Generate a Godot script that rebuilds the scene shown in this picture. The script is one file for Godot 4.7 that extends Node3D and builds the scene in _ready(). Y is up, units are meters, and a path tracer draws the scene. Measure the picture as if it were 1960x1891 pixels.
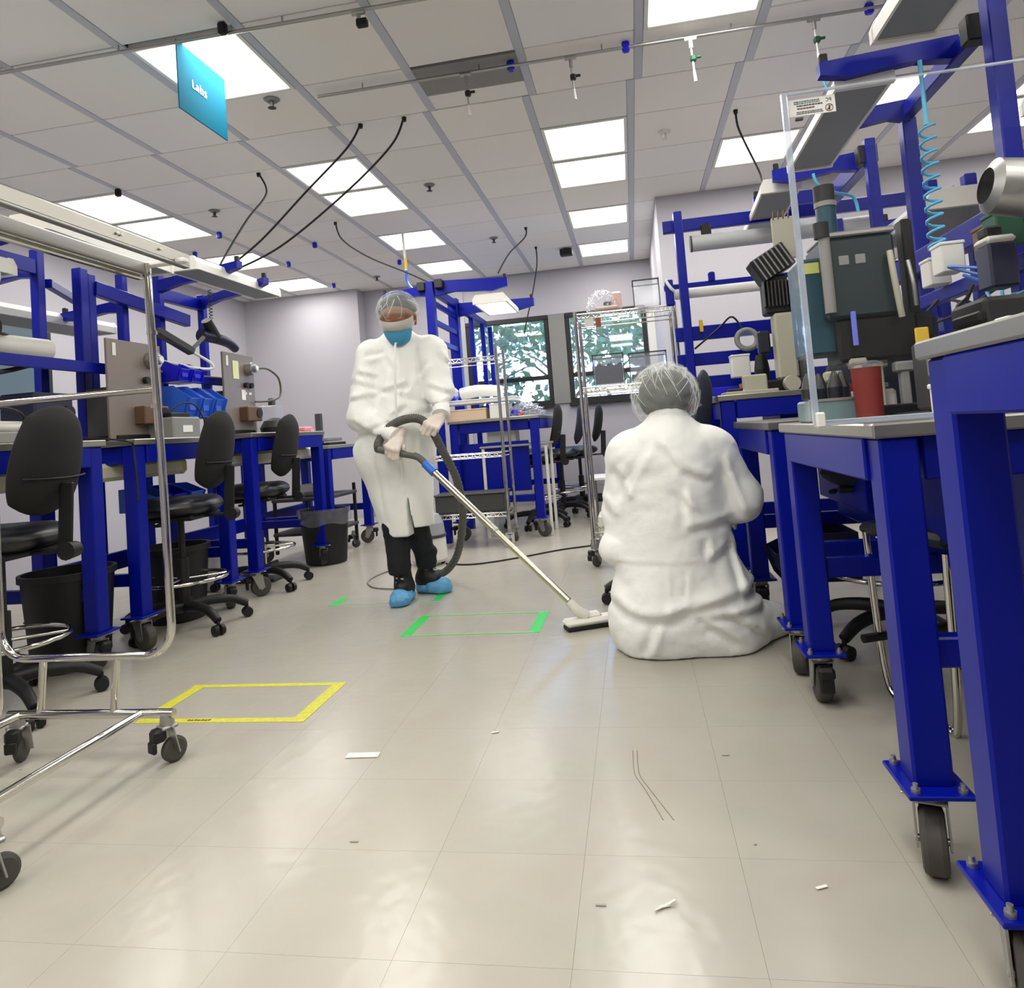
extends Node3D
# A workshop with blue steel benches being cleaned by two people in white coats. Units are metres, y is up, -z runs down the aisle.

class MB:
	var v := PackedVector3Array()
	var n := PackedVector3Array()
	var t := Transform3D()
	func tri(a: Vector3, b: Vector3, c: Vector3, na: Vector3, nb: Vector3, nc: Vector3) -> void:
		var g := (c - a).cross(b - a)
		if g.dot(na + nb + nc) < 0.0:
			v.append_array([t * a, t * c, t * b]); n.append_array([t.basis * na, t.basis * nc, t.basis * nb])
		else:
			v.append_array([t * a, t * b, t * c]); n.append_array([t.basis * na, t.basis * nb, t.basis * nc])
	func face(p: Array, out: Vector3) -> void:
		var g: Vector3 = (p[2] - p[0]).cross(p[1] - p[0]).normalized()
		if g.dot(out) < 0.0: g = -g
		for i in range(1, p.size() - 1): tri(p[0], p[i], p[i + 1], g, g, g)
	func box(c: Vector3, s: Vector3, bev := 0.0) -> MB:
		var h := s * 0.5
		var b: float = minf(bev, minf(h.x, minf(h.y, h.z)) * 0.9)
		for ax in 3:
			var u := (ax + 1) % 3
			var w := (ax + 2) % 3
			for sg in [-1.0, 1.0]:
				var o := Vector3.ZERO; o[ax] = sg
				var ps := []
				for k in [[-1, -1], [1, -1], [1, 1], [-1, 1]]:
					var p := Vector3.ZERO
					p[ax] = sg * h[ax]; p[u] = k[0] * (h[u] - b); p[w] = k[1] * (h[w] - b)
					ps.append(c + p)
				face(ps, o)
				if b > 0.0:
					for s2 in [-1.0, 1.0]:
						var e := Vector3.ZERO; e[ax] = sg; e[u] = s2
						var q := []
						for k in [-1.0, 1.0]:
							var p1 := Vector3.ZERO; p1[ax] = sg * h[ax]; p1[u] = s2 * (h[u] - b); p1[w] = k * (h[w] - b)
							var p2 := Vector3.ZERO; p2[ax] = sg * (h[ax] - b); p2[u] = s2 * h[u]; p2[w] = k * (h[w] - b)
							if k < 0: q.append_array([c + p1, c + p2])
							else: q.append_array([c + p2, c + p1])
						face(q, e)
		if b > 0.0:
			for x in [-1.0, 1.0]:
				for y in [-1.0, 1.0]:
					for z in [-1.0, 1.0]:
						var q2 := Vector3(x, y, z)
						face([c + Vector3(x * h.x, y * (h.y - b), z * (h.z - b)), c + Vector3(x * (h.x - b), y * h.y, z * (h.z - b)), c + Vector3(x * (h.x - b), y * (h.y - b), z * h.z)], q2)
		return self
	func bar(a: Vector3, b: Vector3, w: float, h: float, bev := 0.003) -> MB:   # a box between two points, w across, h up
		var keep := t
		var y := (b - a).normalized()
		var up := Vector3.UP if absf(y.y) < 0.9 else Vector3.RIGHT
		var x := y.cross(up).normalized()
		var z := x.cross(y).normalized()
		t = keep * Transform3D(Basis(x, y, z), (a + b) * 0.5)
		box(Vector3.ZERO, Vector3(w, a.distance_to(b), h), bev)
		t = keep
		return self
	func cyl(a: Vector3, b: Vector3, r0: float, r1 := -1.0, k := 12) -> MB:
		if r1 < 0.0: r1 = r0
		var y := (b - a).normalized()
		var x := y.cross(Vector3.UP if absf(y.y) < 0.9 else Vector3.RIGHT).normalized()
		var z := x.cross(y)
		for i in k:
			var p := TAU * i / k
			var q := TAU * (i + 1) / k
			var d := x * cos(p) + z * sin(p)
			var e := x * cos(q) + z * sin(q)
			tri(a + d * r0, a + e * r0, b + e * r1, d, e, e)
			tri(a + d * r0, b + e * r1, b + d * r1, d, e, d)
			if r0 > 0.0: tri(a, a + d * r0, a + e * r0, -y, -y, -y)
			if r1 > 0.0: tri(b, b + d * r1, b + e * r1, y, y, y)
		return self
	func tube(pts: Array, r: float, k := 8, r_end := -1.0) -> MB:
		var m := pts.size()
		var up := Vector3.UP
		var rings := []
		for i in m:
			var d: Vector3 = (pts[mini(i + 1, m - 1)] - pts[maxi(i - 1, 0)]).normalized()
			if i == 0: up = Vector3.UP if absf(d.y) < 0.9 else Vector3.RIGHT
			var x := d.cross(up).normalized()
			up = x.cross(d).normalized()
			var ring := []
			for j in k:
				var a := TAU * j / k
				ring.append(x * cos(a) + up * sin(a))
			rings.append(ring)
		for i in m - 1:
			var ra := r if r_end < 0 else lerpf(r, r_end, float(i) / (m - 1))
			var rb := r if r_end < 0 else lerpf(r, r_end, float(i + 1) / (m - 1))
			for j in k:
				var l := (j + 1) % k
				var a: Vector3 = rings[i][j]; var b: Vector3 = rings[i][l]; var c: Vector3 = rings[i + 1][l]; var d: Vector3 = rings[i + 1][j]
				tri(pts[i] + a * ra, pts[i] + b * ra, pts[i + 1] + c * rb, a, b, c)
				tri(pts[i] + a * ra, pts[i + 1] + c * rb, pts[i + 1] + d * rb, a, c, d)
		for e in [0, m - 1]:
			var nn: Vector3 = (pts[0] - pts[1]).normalized() if e == 0 else (pts[m - 1] - pts[m - 2]).normalized()
			var rr := r if e == 0 or r_end < 0 else r_end
			for j in k: tri(pts[e], pts[e] + rings[e][j] * rr, pts[e] + rings[e][(j + 1) % k] * rr, nn, nn, nn)
		return self
	func lathe(prof: Array, k := 20) -> MB:   # prof: Vector2(radius, height) up the y axis
		for i in prof.size() - 1:
			var p: Vector2 = prof[i]; var q: Vector2 = prof[i + 1]
			var d := q - p
			var nn := Vector2(d.y, -d.x).normalized()
			for j in k:
				var a := TAU * j / k
				var b := TAU * (j + 1) / k
				var ea := Vector3(cos(a), 0, sin(a)); var eb := Vector3(cos(b), 0, sin(b))
				var na := ea * nn.x + Vector3.UP * nn.y; var nb := eb * nn.x + Vector3.UP * nn.y
				tri(ea * p.x + Vector3.UP * p.y, eb * p.x + Vector3.UP * p.y, eb * q.x + Vector3.UP * q.y, na, nb, nb)
				tri(ea * p.x + Vector3.UP * p.y, eb * q.x + Vector3.UP * q.y, ea * q.x + Vector3.UP * q.y, na, nb, na)
		return self
	func prism(poly: Array, z0: float, z1: float) -> MB:   # an outline in x, y given depth along z
		var pv := PackedVector2Array(poly)
		var idx := Geometry2D.triangulate_polygon(pv)
		for zz in [z0, z1]:
			var o := Vector3(0, 0, signf(zz - (z0 + z1) * 0.5))
			for i in range(0, idx.size(), 3):
				face([Vector3(pv[idx[i]].x, pv[idx[i]].y, zz), Vector3(pv[idx[i + 1]].x, pv[idx[i + 1]].y, zz), Vector3(pv[idx[i + 2]].x, pv[idx[i + 2]].y, zz)], o)
		var cw := 1.0 if Geometry2D.is_polygon_clockwise(pv) else -1.0
		for i in pv.size():
			var a := pv[i]
			var b := pv[(i + 1) % pv.size()]
			var e := (b - a).orthogonal() * -cw
			face([Vector3(a.x, a.y, z0), Vector3(b.x, b.y, z0), Vector3(b.x, b.y, z1), Vector3(a.x, a.y, z1)], Vector3(-e.x, -e.y, 0) * -1.0)
		return self
	func pad(w: float, h: float, th: float, bend: float, taper := 0.0, nx := 12, ny := 14) -> MB:   # an upholstered pad in x, y, thick along z
		for side in [-1.0, 1.0]:
			var g := []
			for j in ny + 1:
				var row := []
				for i in nx + 1:
					var a := -1.0 + 2.0 * i / nx
					var b := -1.0 + 2.0 * j / ny
					a = sin(a * PI / 2); b = sin(b * PI / 2)
					var x := a * sqrt(1.0 - 0.42 * b * b); var y := b * sqrt(1.0 - 0.42 * a * a)
					var e: float = clampf(1.0 - maxf(absf(a), absf(b)), 0.0, 1.0)
					var z: float = side * th * 0.5 * pow(clampf(e * 3.0, 0.0, 1.0), 0.45)
					row.append(Vector3(x * w * 0.5 * (1.0 - taper * (b * 0.5 + 0.5)), y * h * 0.5, z + bend * (x * x * w * w + 0.6 * y * y * h * h) * 0.25))
				g.append(row)
			grid(g, Vector3(0, 0, side))
		return self
	func grid(g: Array, out: Vector3) -> void:   # a smooth sheet through rows of points, facing out
		var ny := g.size()
		var nx: int = g[0].size()
		var nn := []
		for j in ny:
			var r := []
			for i in nx:
				var du: Vector3 = g[j][mini(i + 1, nx - 1)] - g[j][maxi(i - 1, 0)]
				var dv: Vector3 = g[mini(j + 1, ny - 1)][i] - g[maxi(j - 1, 0)][i]
				var c := du.cross(dv).normalized()
				if out != Vector3.ZERO and c.dot(out) < 0.0: c = -c
				r.append(c)
			nn.append(r)
		for j in ny - 1:
			for i in nx - 1:
				tri(g[j][i], g[j][i + 1], g[j + 1][i + 1], nn[j][i], nn[j][i + 1], nn[j + 1][i + 1])
				tri(g[j][i], g[j + 1][i + 1], g[j + 1][i], nn[j][i], nn[j + 1][i + 1], nn[j + 1][i])
	func ring(c: Vector3, r: float, th: float, ax := Vector3.UP, k := 24) -> MB:
		var x := ax.cross(Vector3.RIGHT if absf(ax.x) < 0.9 else Vector3.UP).normalized()
		var z := x.cross(ax)
		for i in k:
			for j in 6:
				var p := []
				for q in [[i, j], [i + 1, j], [i + 1, j + 1], [i, j + 1]]:
					var a: float = TAU * q[0] / k
					var b: float = TAU * q[1] / 6
					var o := x * cos(a) + z * sin(a)
					p.append([c + o * (r + th * cos(b)) + ax * th * sin(b), o * cos(b) + ax * sin(b)])
				tri(p[0][0], p[1][0], p[2][0], p[0][1], p[1][1], p[2][1])
				tri(p[0][0], p[2][0], p[3][0], p[0][1], p[2][1], p[3][1])
		return self
	func mesh() -> ArrayMesh:
		var a := []
		a.resize(Mesh.ARRAY_MAX)
		for i in n.size(): n[i] = n[i].normalized()
		a[Mesh.ARRAY_VERTEX] = v; a[Mesh.ARRAY_NORMAL] = n
		var m := ArrayMesh.new()
		m.add_surface_from_arrays(Mesh.PRIMITIVE_TRIANGLES, a)
		return m

const CEIL := 2.882
const CX := -2.898      # where the ceiling grid's column 0 begins
const CZ := -2.656      # where its row 0 begins
const W := 0.61
var M := {}
var rng := RandomNumberGenerator.new()

func V(x: float, y: float, z: float) -> Vector3: return Vector3(x, y, z)

func curve(p: Array, per := 6) -> Array:
	var out := []
	for i in p.size() - 1:
		for k in per:
			out.append((p[i] as Vector3).cubic_interpolate(p[i + 1], p[maxi(i - 1, 0)], p[mini(i + 2, p.size() - 1)], float(k) / per))
	out.append(p[p.size() - 1])
	return out

func mat(col: Color, rough := 0.6, metal := 0.0, spec := 0.5) -> StandardMaterial3D:
	var m := StandardMaterial3D.new()
	m.albedo_color = col; m.roughness = rough; m.metallic = metal; m.metallic_specular = spec
	return m

func noise_tex(freq: float, ramp: Array, sz := 512, oct := 4, kind := FastNoiseLite.TYPE_SIMPLEX_SMOOTH, normal := false, bump := 4.0) -> NoiseTexture2D:
	var f := FastNoiseLite.new()
	f.seed = int(freq * 9999) % 977 + sz; f.frequency = freq; f.noise_type = kind; f.fractal_octaves = oct
	var tx := NoiseTexture2D.new()
	tx.width = sz; tx.height = sz; tx.seamless = true; tx.noise = f; tx.normalize = true
	if normal:
		tx.as_normal_map = true; tx.bump_strength = bump
	elif ramp.size():
		var g := Gradient.new()
		g.offsets = PackedFloat32Array(ramp.map(func(e): return e[0])); g.colors = PackedColorArray(ramp.map(func(e): return e[1]))
		tx.color_ramp = g
	return tx

func grain(m: StandardMaterial3D, scale: float, world := true) -> StandardMaterial3D:
	m.uv1_triplanar = true; m.uv1_world_triplanar = world; m.uv1_scale = Vector3.ONE * scale
	return m

func obj(called: String, b, m: Material, parent: Node = self) -> MeshInstance3D:
	var o := MeshInstance3D.new()
	o.name = called
	o.mesh = b.mesh() if b is MB else b
	o.material_override = m
	if parent == self: number(o, called)
	parent.add_child(o, true)
	return o

var used := {}
func number(o: Node, called: String) -> void:
	used[called] = used.get(called, 0) + 1
	o.name = called if used[called] == 1 else "%s_%03d" % [called, used[called] - 1]

func tag(o: Node, label: String, category: String, group := "", kind := "") -> Node:
	if label: o.set_meta("label", label)
	if category: o.set_meta("category", category)
	if group: o.set_meta("group", group)
	if kind: o.set_meta("kind", kind)
	return o

func thing(called: String, label: String, category: String, at := Vector3.ZERO, turn := 0.0, group := "") -> Node3D:
	var o := Node3D.new()
	number(o, called)
	add_child(o)
	o.position = at; o.rotation.y = deg_to_rad(turn)
	tag(o, label, category, group)
	return o

func struct(called: String, b, m: Material, label := "", cat := "") -> MeshInstance3D:
	var o := obj(called, b, m)
	tag(o, label, cat, "", "structure")
	return o

func bx(c: Vector3, s: Vector3, bev := 0.0) -> MB: return MB.new().box(c, s, bev)

func materials() -> void:
	M.blue = mat(Color(0.0, 0.07, 0.55), 0.36, 0.0, 0.35)
	M.steel = grain(mat(Color(0.62, 0.61, 0.58), 0.34, 0.9), 2.0)
	M.steel.roughness_texture = noise_tex(0.03, [[0.0, Color(0.93, 0.93, 0.93)], [1.0, Color(1, 1, 1)]], 256)
	M.chrome = mat(Color(0.82, 0.81, 0.78), 0.1, 1.0)
	M.zinc = mat(Color(0.66, 0.66, 0.65), 0.38, 0.85)
	M.black = mat(Color(0.03, 0.03, 0.033), 0.55)
	M.dark_metal = mat(Color(0.1, 0.1, 0.095), 0.45, 0.5)
	M.rubber = mat(Color(0.27, 0.255, 0.24), 0.7)
	M.vinyl = mat(Color(0.035, 0.055, 0.085), 0.38)
	M.fabric = grain(mat(Color(0.075, 0.075, 0.07), 0.9), 6.0, false)
	M.fabric.normal_enabled = true; M.fabric.normal_texture = noise_tex(0.2, [], 256, 2, FastNoiseLite.TYPE_SIMPLEX, true, 3.0); M.fabric.normal_scale = 0.4
	M.fabric_blue = mat(Color(0.11, 0.13, 0.19), 0.85)
	M.plastic = mat(Color(0.86, 0.85, 0.82), 0.45)
	M.cream = mat(Color(0.87, 0.85, 0.74), 0.4)
	M.white = mat(Color(0.88, 0.88, 0.86), 0.5)
	M.paper = mat(Color(0.9, 0.89, 0.86), 0.9)
	M.louvre = grain(mat(Color(0.50, 0.51, 0.53), 0.55), 30.0)
	M.grey = mat(Color(0.5, 0.5, 0.49), 0.5)
	M.grey_dark = mat(Color(0.24, 0.24, 0.24), 0.55)
	M.louvre_pale = mat(Color(0.72, 0.73, 0.74), 0.5)
	M.plate = grain(mat(Color(0.50, 0.46, 0.43), 0.45, 0.25), 3.0)
	M.plate.roughness_texture = noise_tex(0.05, [[0.0, Color(0.6, 0.6, 0.6)], [1.0, Color(1, 1, 1)]], 256)
	M.teal = mat(Color(0.05, 0.24, 0.30), 0.4)
	M.beige = mat(Color(0.66, 0.65, 0.58), 0.5)
	M.brown = mat(Color(0.36, 0.26, 0.16), 0.5)
	M.rust = mat(Color(0.45, 0.10, 0.04), 0.55)
	M.red = mat(Color(0.78, 0.08, 0.06), 0.5)
	M.yellow = mat(Color(0.86, 0.72, 0.2), 0.55)
	M.bin_blue = mat(Color(0.03, 0.05, 0.75), 0.35)
	M.bin_sky = mat(Color(0.16, 0.36, 0.78), 0.4)
	M.pink = mat(Color(0.92, 0.55, 0.58), 0.6)
	M.green = mat(Color(0.06, 0.3, 0.2), 0.6)
	M.hose = mat(Color(0.34, 0.34, 0.32), 0.55)
	M.air = mat(Color(0.35, 0.72, 0.88), 0.35)
	M.wand = mat(Color(0.8, 0.78, 0.68), 0.22, 0.9)
	M.grip_blue = mat(Color(0.2, 0.42, 0.8), 0.4)
	M.cable = mat(Color(0.06, 0.06, 0.06), 0.6)
	M.wall = grain(mat(Color(0.69, 0.682, 0.712), 0.85), 3.0)
	M.wall.normal_enabled = true; M.wall.normal_texture = noise_tex(0.12, [], 256, 3, FastNoiseLite.TYPE_SIMPLEX, true, 2.0); M.wall.normal_scale = 0.15
	M.skirting = mat(Color(0.09, 0.08, 0.08), 0.5)
	M.tiles = []
	var speck := noise_tex(0.25, [[0.0, Color(0.93, 0.93, 0.93)], [0.5, Color(0.985, 0.985, 0.985)], [1.0, Color(1, 1, 1)]], 512, 3)
	for c in [Color(0.95, 0.935, 0.915), Color(0.93, 0.92, 0.905), Color(0.94, 0.935, 0.93)]:
		var m := grain(mat(c, 0.9), 2.5)
		m.albedo_texture = speck
		M.tiles.append(m)
	M.tile_dark = mat(Color(0.56, 0.555, 0.55), 0.9)
	M.grid = mat(Color(0.74, 0.75, 0.785), 0.5, 0.1)
	M.slab = mat(Color(0.16, 0.155, 0.15), 0.9)
	var mott := noise_tex(0.006, [[0.0, Color(0.975, 0.98, 0.965)], [0.5, Color(1, 0.995, 0.985)], [1.0, Color(0.985, 0.97, 0.96)]], 1024, 5)
	var wear := noise_tex(0.008, [[0.0, Color(0.86, 0.86, 0.86)], [1.0, Color(1, 1, 1)]], 1024, 4)
	M.floor = []
	for c in [Color(0.68, 0.667, 0.628), Color(0.678, 0.665, 0.626), Color(0.682, 0.669, 0.63)]:
		var m := grain(mat(c, 0.24, 0.0, 0.42), 0.45)
		m.albedo_texture = mott; m.roughness_texture = wear
		m.normal_enabled = true; m.normal_scale = 0.03
		m.normal_texture = M.wall.normal_texture
		M.floor.append(m)
	M.joint = mat(Color(0.6, 0.585, 0.545), 0.8)
	M.tape_green = mat(Color(0.22, 0.78, 0.36), 0.45)
	M.tape_yellow = grain(mat(Color(0.86, 0.85, 0.26), 0.5), 6.0)
	M.tape_yellow.albedo_texture = noise_tex(0.03, [[0.0, Color(0.86, 0.86, 0.86)], [1.0, Color(1, 1, 1)]], 256)
	M.frame = mat(Color(0.035, 0.04, 0.055), 0.4)
	M.pane = mat(Color(0.86, 0.94, 1.0, 0.06), 0.02); M.pane.transparency = BaseMaterial3D.TRANSPARENCY_ALPHA
	M.acrylic = mat(Color(0.8, 0.84, 0.88, 0.004), 0.02, 0.0, 0.25); M.acrylic.transparency = BaseMaterial3D.TRANSPARENCY_ALPHA
	M.acrylic_edge = mat(Color(0.72, 0.76, 0.82, 0.55), 0.1); M.acrylic_edge.transparency = BaseMaterial3D.TRANSPARENCY_ALPHA
	M.clear = mat(Color(0.84, 0.86, 0.92, 0.1), 0.12); M.clear.transparency = BaseMaterial3D.TRANSPARENCY_ALPHA
	M.sign = mat(Color(0.05, 0.42, 0.53), 0.75, 0.0, 0.2)
	M.coat = grain(mat(Color(0.93, 0.935, 0.915), 0.6), 4.0, false)
	M.coat.normal_enabled = true; M.coat.normal_texture = noise_tex(0.012, [], 512, 5, FastNoiseLite.TYPE_CELLULAR, true, 8.0); M.coat.normal_scale = 0.35
	M.coat.backlight_enabled = false
	M.jeans = grain(mat(Color(0.05, 0.065, 0.095), 0.85), 8.0, false)
	M.cover = grain(mat(Color(0.36, 0.62, 0.80), 0.6), 8.0, false)
	M.cover.normal_enabled = true; M.cover.normal_texture = M.coat.normal_texture; M.cover.normal_scale = 0.8
	M.mask = mat(Color(0.27, 0.58, 0.74), 0.8)
	M.glove = mat(Color(0.86, 0.81, 0.77), 0.5)
	M.skin = mat(Color(0.52, 0.33, 0.23), 0.55)
	M.hair = mat(Color(0.06, 0.05, 0.042), 0.6)
	M.cap = mat(Color(0.92, 0.94, 0.92, 0.19), 0.7); M.cap.transparency = BaseMaterial3D.TRANSPARENCY_ALPHA
	M.cap_fold = mat(Color(0.92, 0.94, 0.92, 0.5), 0.7); M.cap_fold.transparency = BaseMaterial3D.TRANSPARENCY_ALPHA
	M.visor = mat(Color(0.9, 0.9, 0.88, 0.42), 0.3); M.visor.transparency = BaseMaterial3D.TRANSPARENCY_ALPHA
	M.panel = mat(Color(0.98, 0.98, 0.96), 0.6); M.panel.emission_enabled = true; M.panel.emission = Color(1.0, 0.99, 0.965); M.panel.emission_energy_multiplier = PANEL_GLOW
	M.lit = M.panel.duplicate()

const PANEL_GLOW := 1.6
const PANEL_LIGHT := 0.8
const EXPOSURE := 1.62

func _ready() -> void:
	rng.seed = 7
	# --- camera, sky, exposure ---
	var cam := Camera3D.new()
	cam.name = "camera"
	cam.projection = Camera3D.PROJECTION_FRUSTUM
	cam.near = 0.05; cam.far = 200.0
	cam.size = 0.05 * 1891.0 / 1349.0
	cam.frustum_offset = Vector2(0, -0.05 * (945.5 - 757.7) / 1349.0)
	cam.transform = Transform3D(Basis(Vector3.UP, 0.16658) * Basis(Vector3.RIGHT, 0.051085) * Basis(Vector3.BACK, -0.078031), V(0, 0.92, 0))
	add_child(cam)
	cam.current = true
	var env := Environment.new()
	env.background_mode = Environment.BG_SKY
	var sky := ProceduralSkyMaterial.new()
	sky.sky_top_color = Color(0.5, 0.7, 1.0); sky.sky_horizon_color = Color(0.78, 0.88, 1.0)
	sky.ground_bottom_color = Color(0.35, 0.36, 0.36); sky.ground_horizon_color = Color(0.6, 0.62, 0.64)
	env.sky = Sky.new(); env.sky.sky_material = sky
	env.background_energy_multiplier = 5.2
	env.tonemap_mode = Environment.TONE_MAPPER_LINEAR
	env.tonemap_exposure = EXPOSURE
	env.sdfgi_enabled = true; env.ssao_enabled = true; env.ssil_enabled = true
	var we := WorldEnvironment.new()
	we.name = "world"; we.environment = env
	add_child(we)
	materials()
	shell()
	ceiling_things()
	benches()
	frames_and_lamps()
	seating()
	carts()
	people()
	left_clutter()
	middle_clutter()
	right_clutter()
	floor_things()
	outside()

# ---------------------------------------------------------------- the room
func shell() -> void:
	var fl := struct("floor", bx(V(0.1, -0.06, -2.9), V(10.6, 0.114, 12.2)), M.joint, "beige vinyl tile floor with a waxed shine", "floor")
	var ti := 0.3225
	var shapes := [bx(Vector3.ZERO, V(ti - 0.0005, 0.004, ti - 0.0005), 0.0).mesh()]
	for i in range(-7, 6):
		for j in 23:
			var o := obj("tile", shapes[0], M.floor[rng.randi() % 3], fl)
			o.position = V(-0.504 + (i + 0.5) * ti, -0.0022, -0.915 - (j + 0.5) * ti)
	# past the counted tiles the same vinyl goes on as sheets
	var x0 := -0.504 - 7 * ti; var x1 := -0.504 + 6 * ti
	var z0 := -0.915; var z1 := -0.915 - 23 * ti
	var rest := MB.new()
	for r in [[-5.1, x0, -8.8, 3.2], [x1, 5.3, -8.8, 3.2], [x0, x1, z0, 3.2], [x0, x1, -8.8, z1]]:
		rest.box(V((r[0] + r[1]) / 2, -0.0022, (r[2] + r[3]) / 2), V(r[1] - r[0], 0.004, r[3] - r[2]))
	tag(obj("tile_field", rest, M.floor[0], fl), "", "", "", "stuff")
	# ceiling: a slab, hung tiles with gaps between the rows, wide bars along the aisle
	var ce := struct("ceiling", bx(V(0.1, CEIL + 0.22, -2.9), V(10.6, 0.2, 12.2)), M.slab, "suspended ceiling of pale square tiles in a grey metal grid", "ceiling")
	var rows := []
	for k in range(-9, 1): rows.append([0.42 + k, 0.42 + k + 1.0, 0.07])
	rows.append([1.42, 2.26, 0.07])
	rows.append([2.26, 3.04, 0.0])
	for k in range(3, 9): rows.append([k + 0.04, k + 1.04, 0.0])
	rows.append([9.04, 9.78, 0.0])
	var meshes := {}
	for r in rows:
		for c in range(-4, 14):
			if is_lamp(c, r[0]): continue
			var d: float = (r[1] - r[0]) * W - 0.009
			var w := W - 0.046
			var key := "%.3f" % d
			if not meshes.has(key): meshes[key] = bx(Vector3.ZERO, V(w, 0.018, d), 0.003).mesh()
			var dark: bool = c == 3 and absf(r[0] - 1.42) < 0.01
			var m: StandardMaterial3D = M.tiles[rng.randi() % 3]
			if dark:   # half of this one is a grey vent panel
				obj("tile", bx(V(CX + (c + 0.5 + r[2]) * W, CEIL + 0.009, CZ - 1.7 * W), V(w, 0.018, 0.30)), M.tile_dark, ce)
				obj("tile", bx(V(CX + (c + 0.5 + r[2]) * W, CEIL + 0.009, CZ - 2.1 * W), V(w, 0.018, 0.17)), m, ce)
				continue
			if (c == 3 and r[0] > 5.0 and r[0] < 5.1) or (c == -3 and r[0] > 1.0 and r[0] < 1.5): m = M.tile_dark if c == -3 else M.tiles[1]
			var o := obj("tile", meshes[key], m, ce)
			o.position = V(CX + (c + 0.5 + r[2]) * W, CEIL + 0.009, CZ - (r[0] + r[1]) * 0.5 * W)
	var zs := CZ - 2.26 * W
	for c in range(-4, 15):
		obj("grid_bar", bx(V(CX + c * W, CEIL + 0.006, (zs - 8.75) / 2), V(0.044, 0.016, 8.75 + zs), 0.002), M.grid, ce)
		obj("grid_bar", bx(V(CX + (c + 0.07) * W, CEIL + 0.006, (zs + 3.2) / 2), V(0.044, 0.016, 3.2 - zs), 0.002), M.grid, ce)
	# walls
	var T := 0.16
	var wl := MB.new()   # left wall with a window opening
	var oz0 := -5.28; var oz1 := -3.7; var oy0 := 1.15; var oy1 := 2.2
	wl.box(V(-4.86 - T / 2, 1.5, (3.2 + oz1) / 2), V(T, 3.0, 3.2 - oz1))
	wl.box(V(-4.86 - T / 2, 1.5, (-8.8 + oz0) / 2), V(T, 3.0, 8.8 + oz0))
	wl.box(V(-4.86 - T / 2, oy0 / 2, (oz0 + oz1) / 2), V(T, oy0, oz1 - oz0))
	wl.box(V(-4.86 - T / 2, (3.0 + oy1) / 2, (oz0 + oz1) / 2), V(T, 3.0 - oy1, oz1 - oz0))
	struct("wall_left", wl, M.wall, "white painted wall behind the left row of benches", "wall")
	var wb := MB.new()   # back wall: a solid part on the left, then two window openings
	wb.box(V(-4.1, 1.5, -8.42 - 0.2), V(1.6, 3.0, 0.4))
	var win := [[-1.98, -0.93], [-0.72, 0.26]]
	var wy0 := 1.22; var wy1 := 2.33; var zb := -8.64
	wb.box(V((-3.3 - 1.98) / 2, 1.5, zb - T / 2 + 0.02), V(1.32, 3.0, T))
	wb.box(V(-0.825, 1.5, zb - T / 2), V(0.21, 3.0, T))
	wb.box(V(0.35, 1.5, zb - T / 2), V(0.18, 3.0, T))
	for w in win:
		wb.box(V((w[0] + w[1]) / 2, wy0 / 2, zb - T / 2), V(w[1] - w[0], wy0, T))
		wb.box(V((w[0] + w[1]) / 2, (3.0 + wy1) / 2, zb - T / 2), V(w[1] - w[0], 3.0 - wy1, T))
	struct("wall_back", wb, M.wall, "white back wall holding two dark framed windows", "wall")
	struct("wall_right", MB.new().box(V(2.93, 1.5, -7.53), V(5.14, 3.0, 2.54)).box(V(5.42, 1.5, -1.5), V(T, 3.0, 9.6)), M.wall, "white wall jutting forward behind the blue perforated frame", "wall")
	struct("wall_front", bx(V(0.1, 1.5, 3.24), V(10.7, 3.0, T)), M.wall, "white wall behind the viewer", "wall")
	struct("baseboard_back", bx(V(-0.2, 0.05, zb + 0.011), V(1.1, 0.1, 0.018), 0.004), M.skirting, "dark baseboard under the back windows", "baseboard")
	struct("baseboard_right", bx(V(2.9, 0.05, -6.25), V(5.0, 0.1, 0.018), 0.004), M.skirting, "dark baseboard along the jutting wall", "baseboard")
	for i in 2:
		var w: Array = win[i]
		var f := MB.new()
		var th := 0.055
		var zc := zb - 0.03
		f.box(V((w[0] + w[1]) / 2, wy1 - th / 2, zc), V(w[1] - w[0], th, 0.09), 0.004)
		f.box(V((w[0] + w[1]) / 2, wy0 + th / 2, zc), V(w[1] - w[0], th, 0.09), 0.004)
		f.box(V(w[0] + th / 2, (wy0 + wy1) / 2, zc), V(th, wy1 - wy0 - th * 2, 0.09), 0.004)
		f.box(V(w[1] - th / 2, (wy0 + wy1) / 2, zc), V(th, wy1 - wy0 - th * 2, 0.09), 0.004)
		f.box(V((w[0] + w[1]) / 2, 1.56, zc), V(w[1] - w[0] - th * 2, 0.05, 0.09), 0.004)
		var o := struct("window_%d" % (i + 1), f, M.frame, ["dark framed window left of the grey pillar, trees outside", "dark framed window right of the grey pillar, behind the tall chrome rack"][i], "window")
		obj("pane", bx(V((w[0] + w[1]) / 2, 1.94, zc), V(w[1] - w[0] - th * 2, 0.7, 0.006)), M.pane, o)
		obj("pane", bx(V((w[0] + w[1]) / 2, 1.405, zc), V(w[1] - w[0] - th * 2, 0.26, 0.006)), M.pane, o)
		obj("window_sill", bx(V((w[0] + w[1]) / 2, wy0 - 0.02, zb + 0.03), V(w[1] - w[0] + 0.04, 0.04, 0.08), 0.004), M.frame, o)
	struct("trim_1", bx(V(-0.825, 1.775, zb + 0.012), V(0.2, 1.11, 0.03), 0.003), M.grey, "grey metal pillar cover between the two back windows", "pillar")
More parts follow.
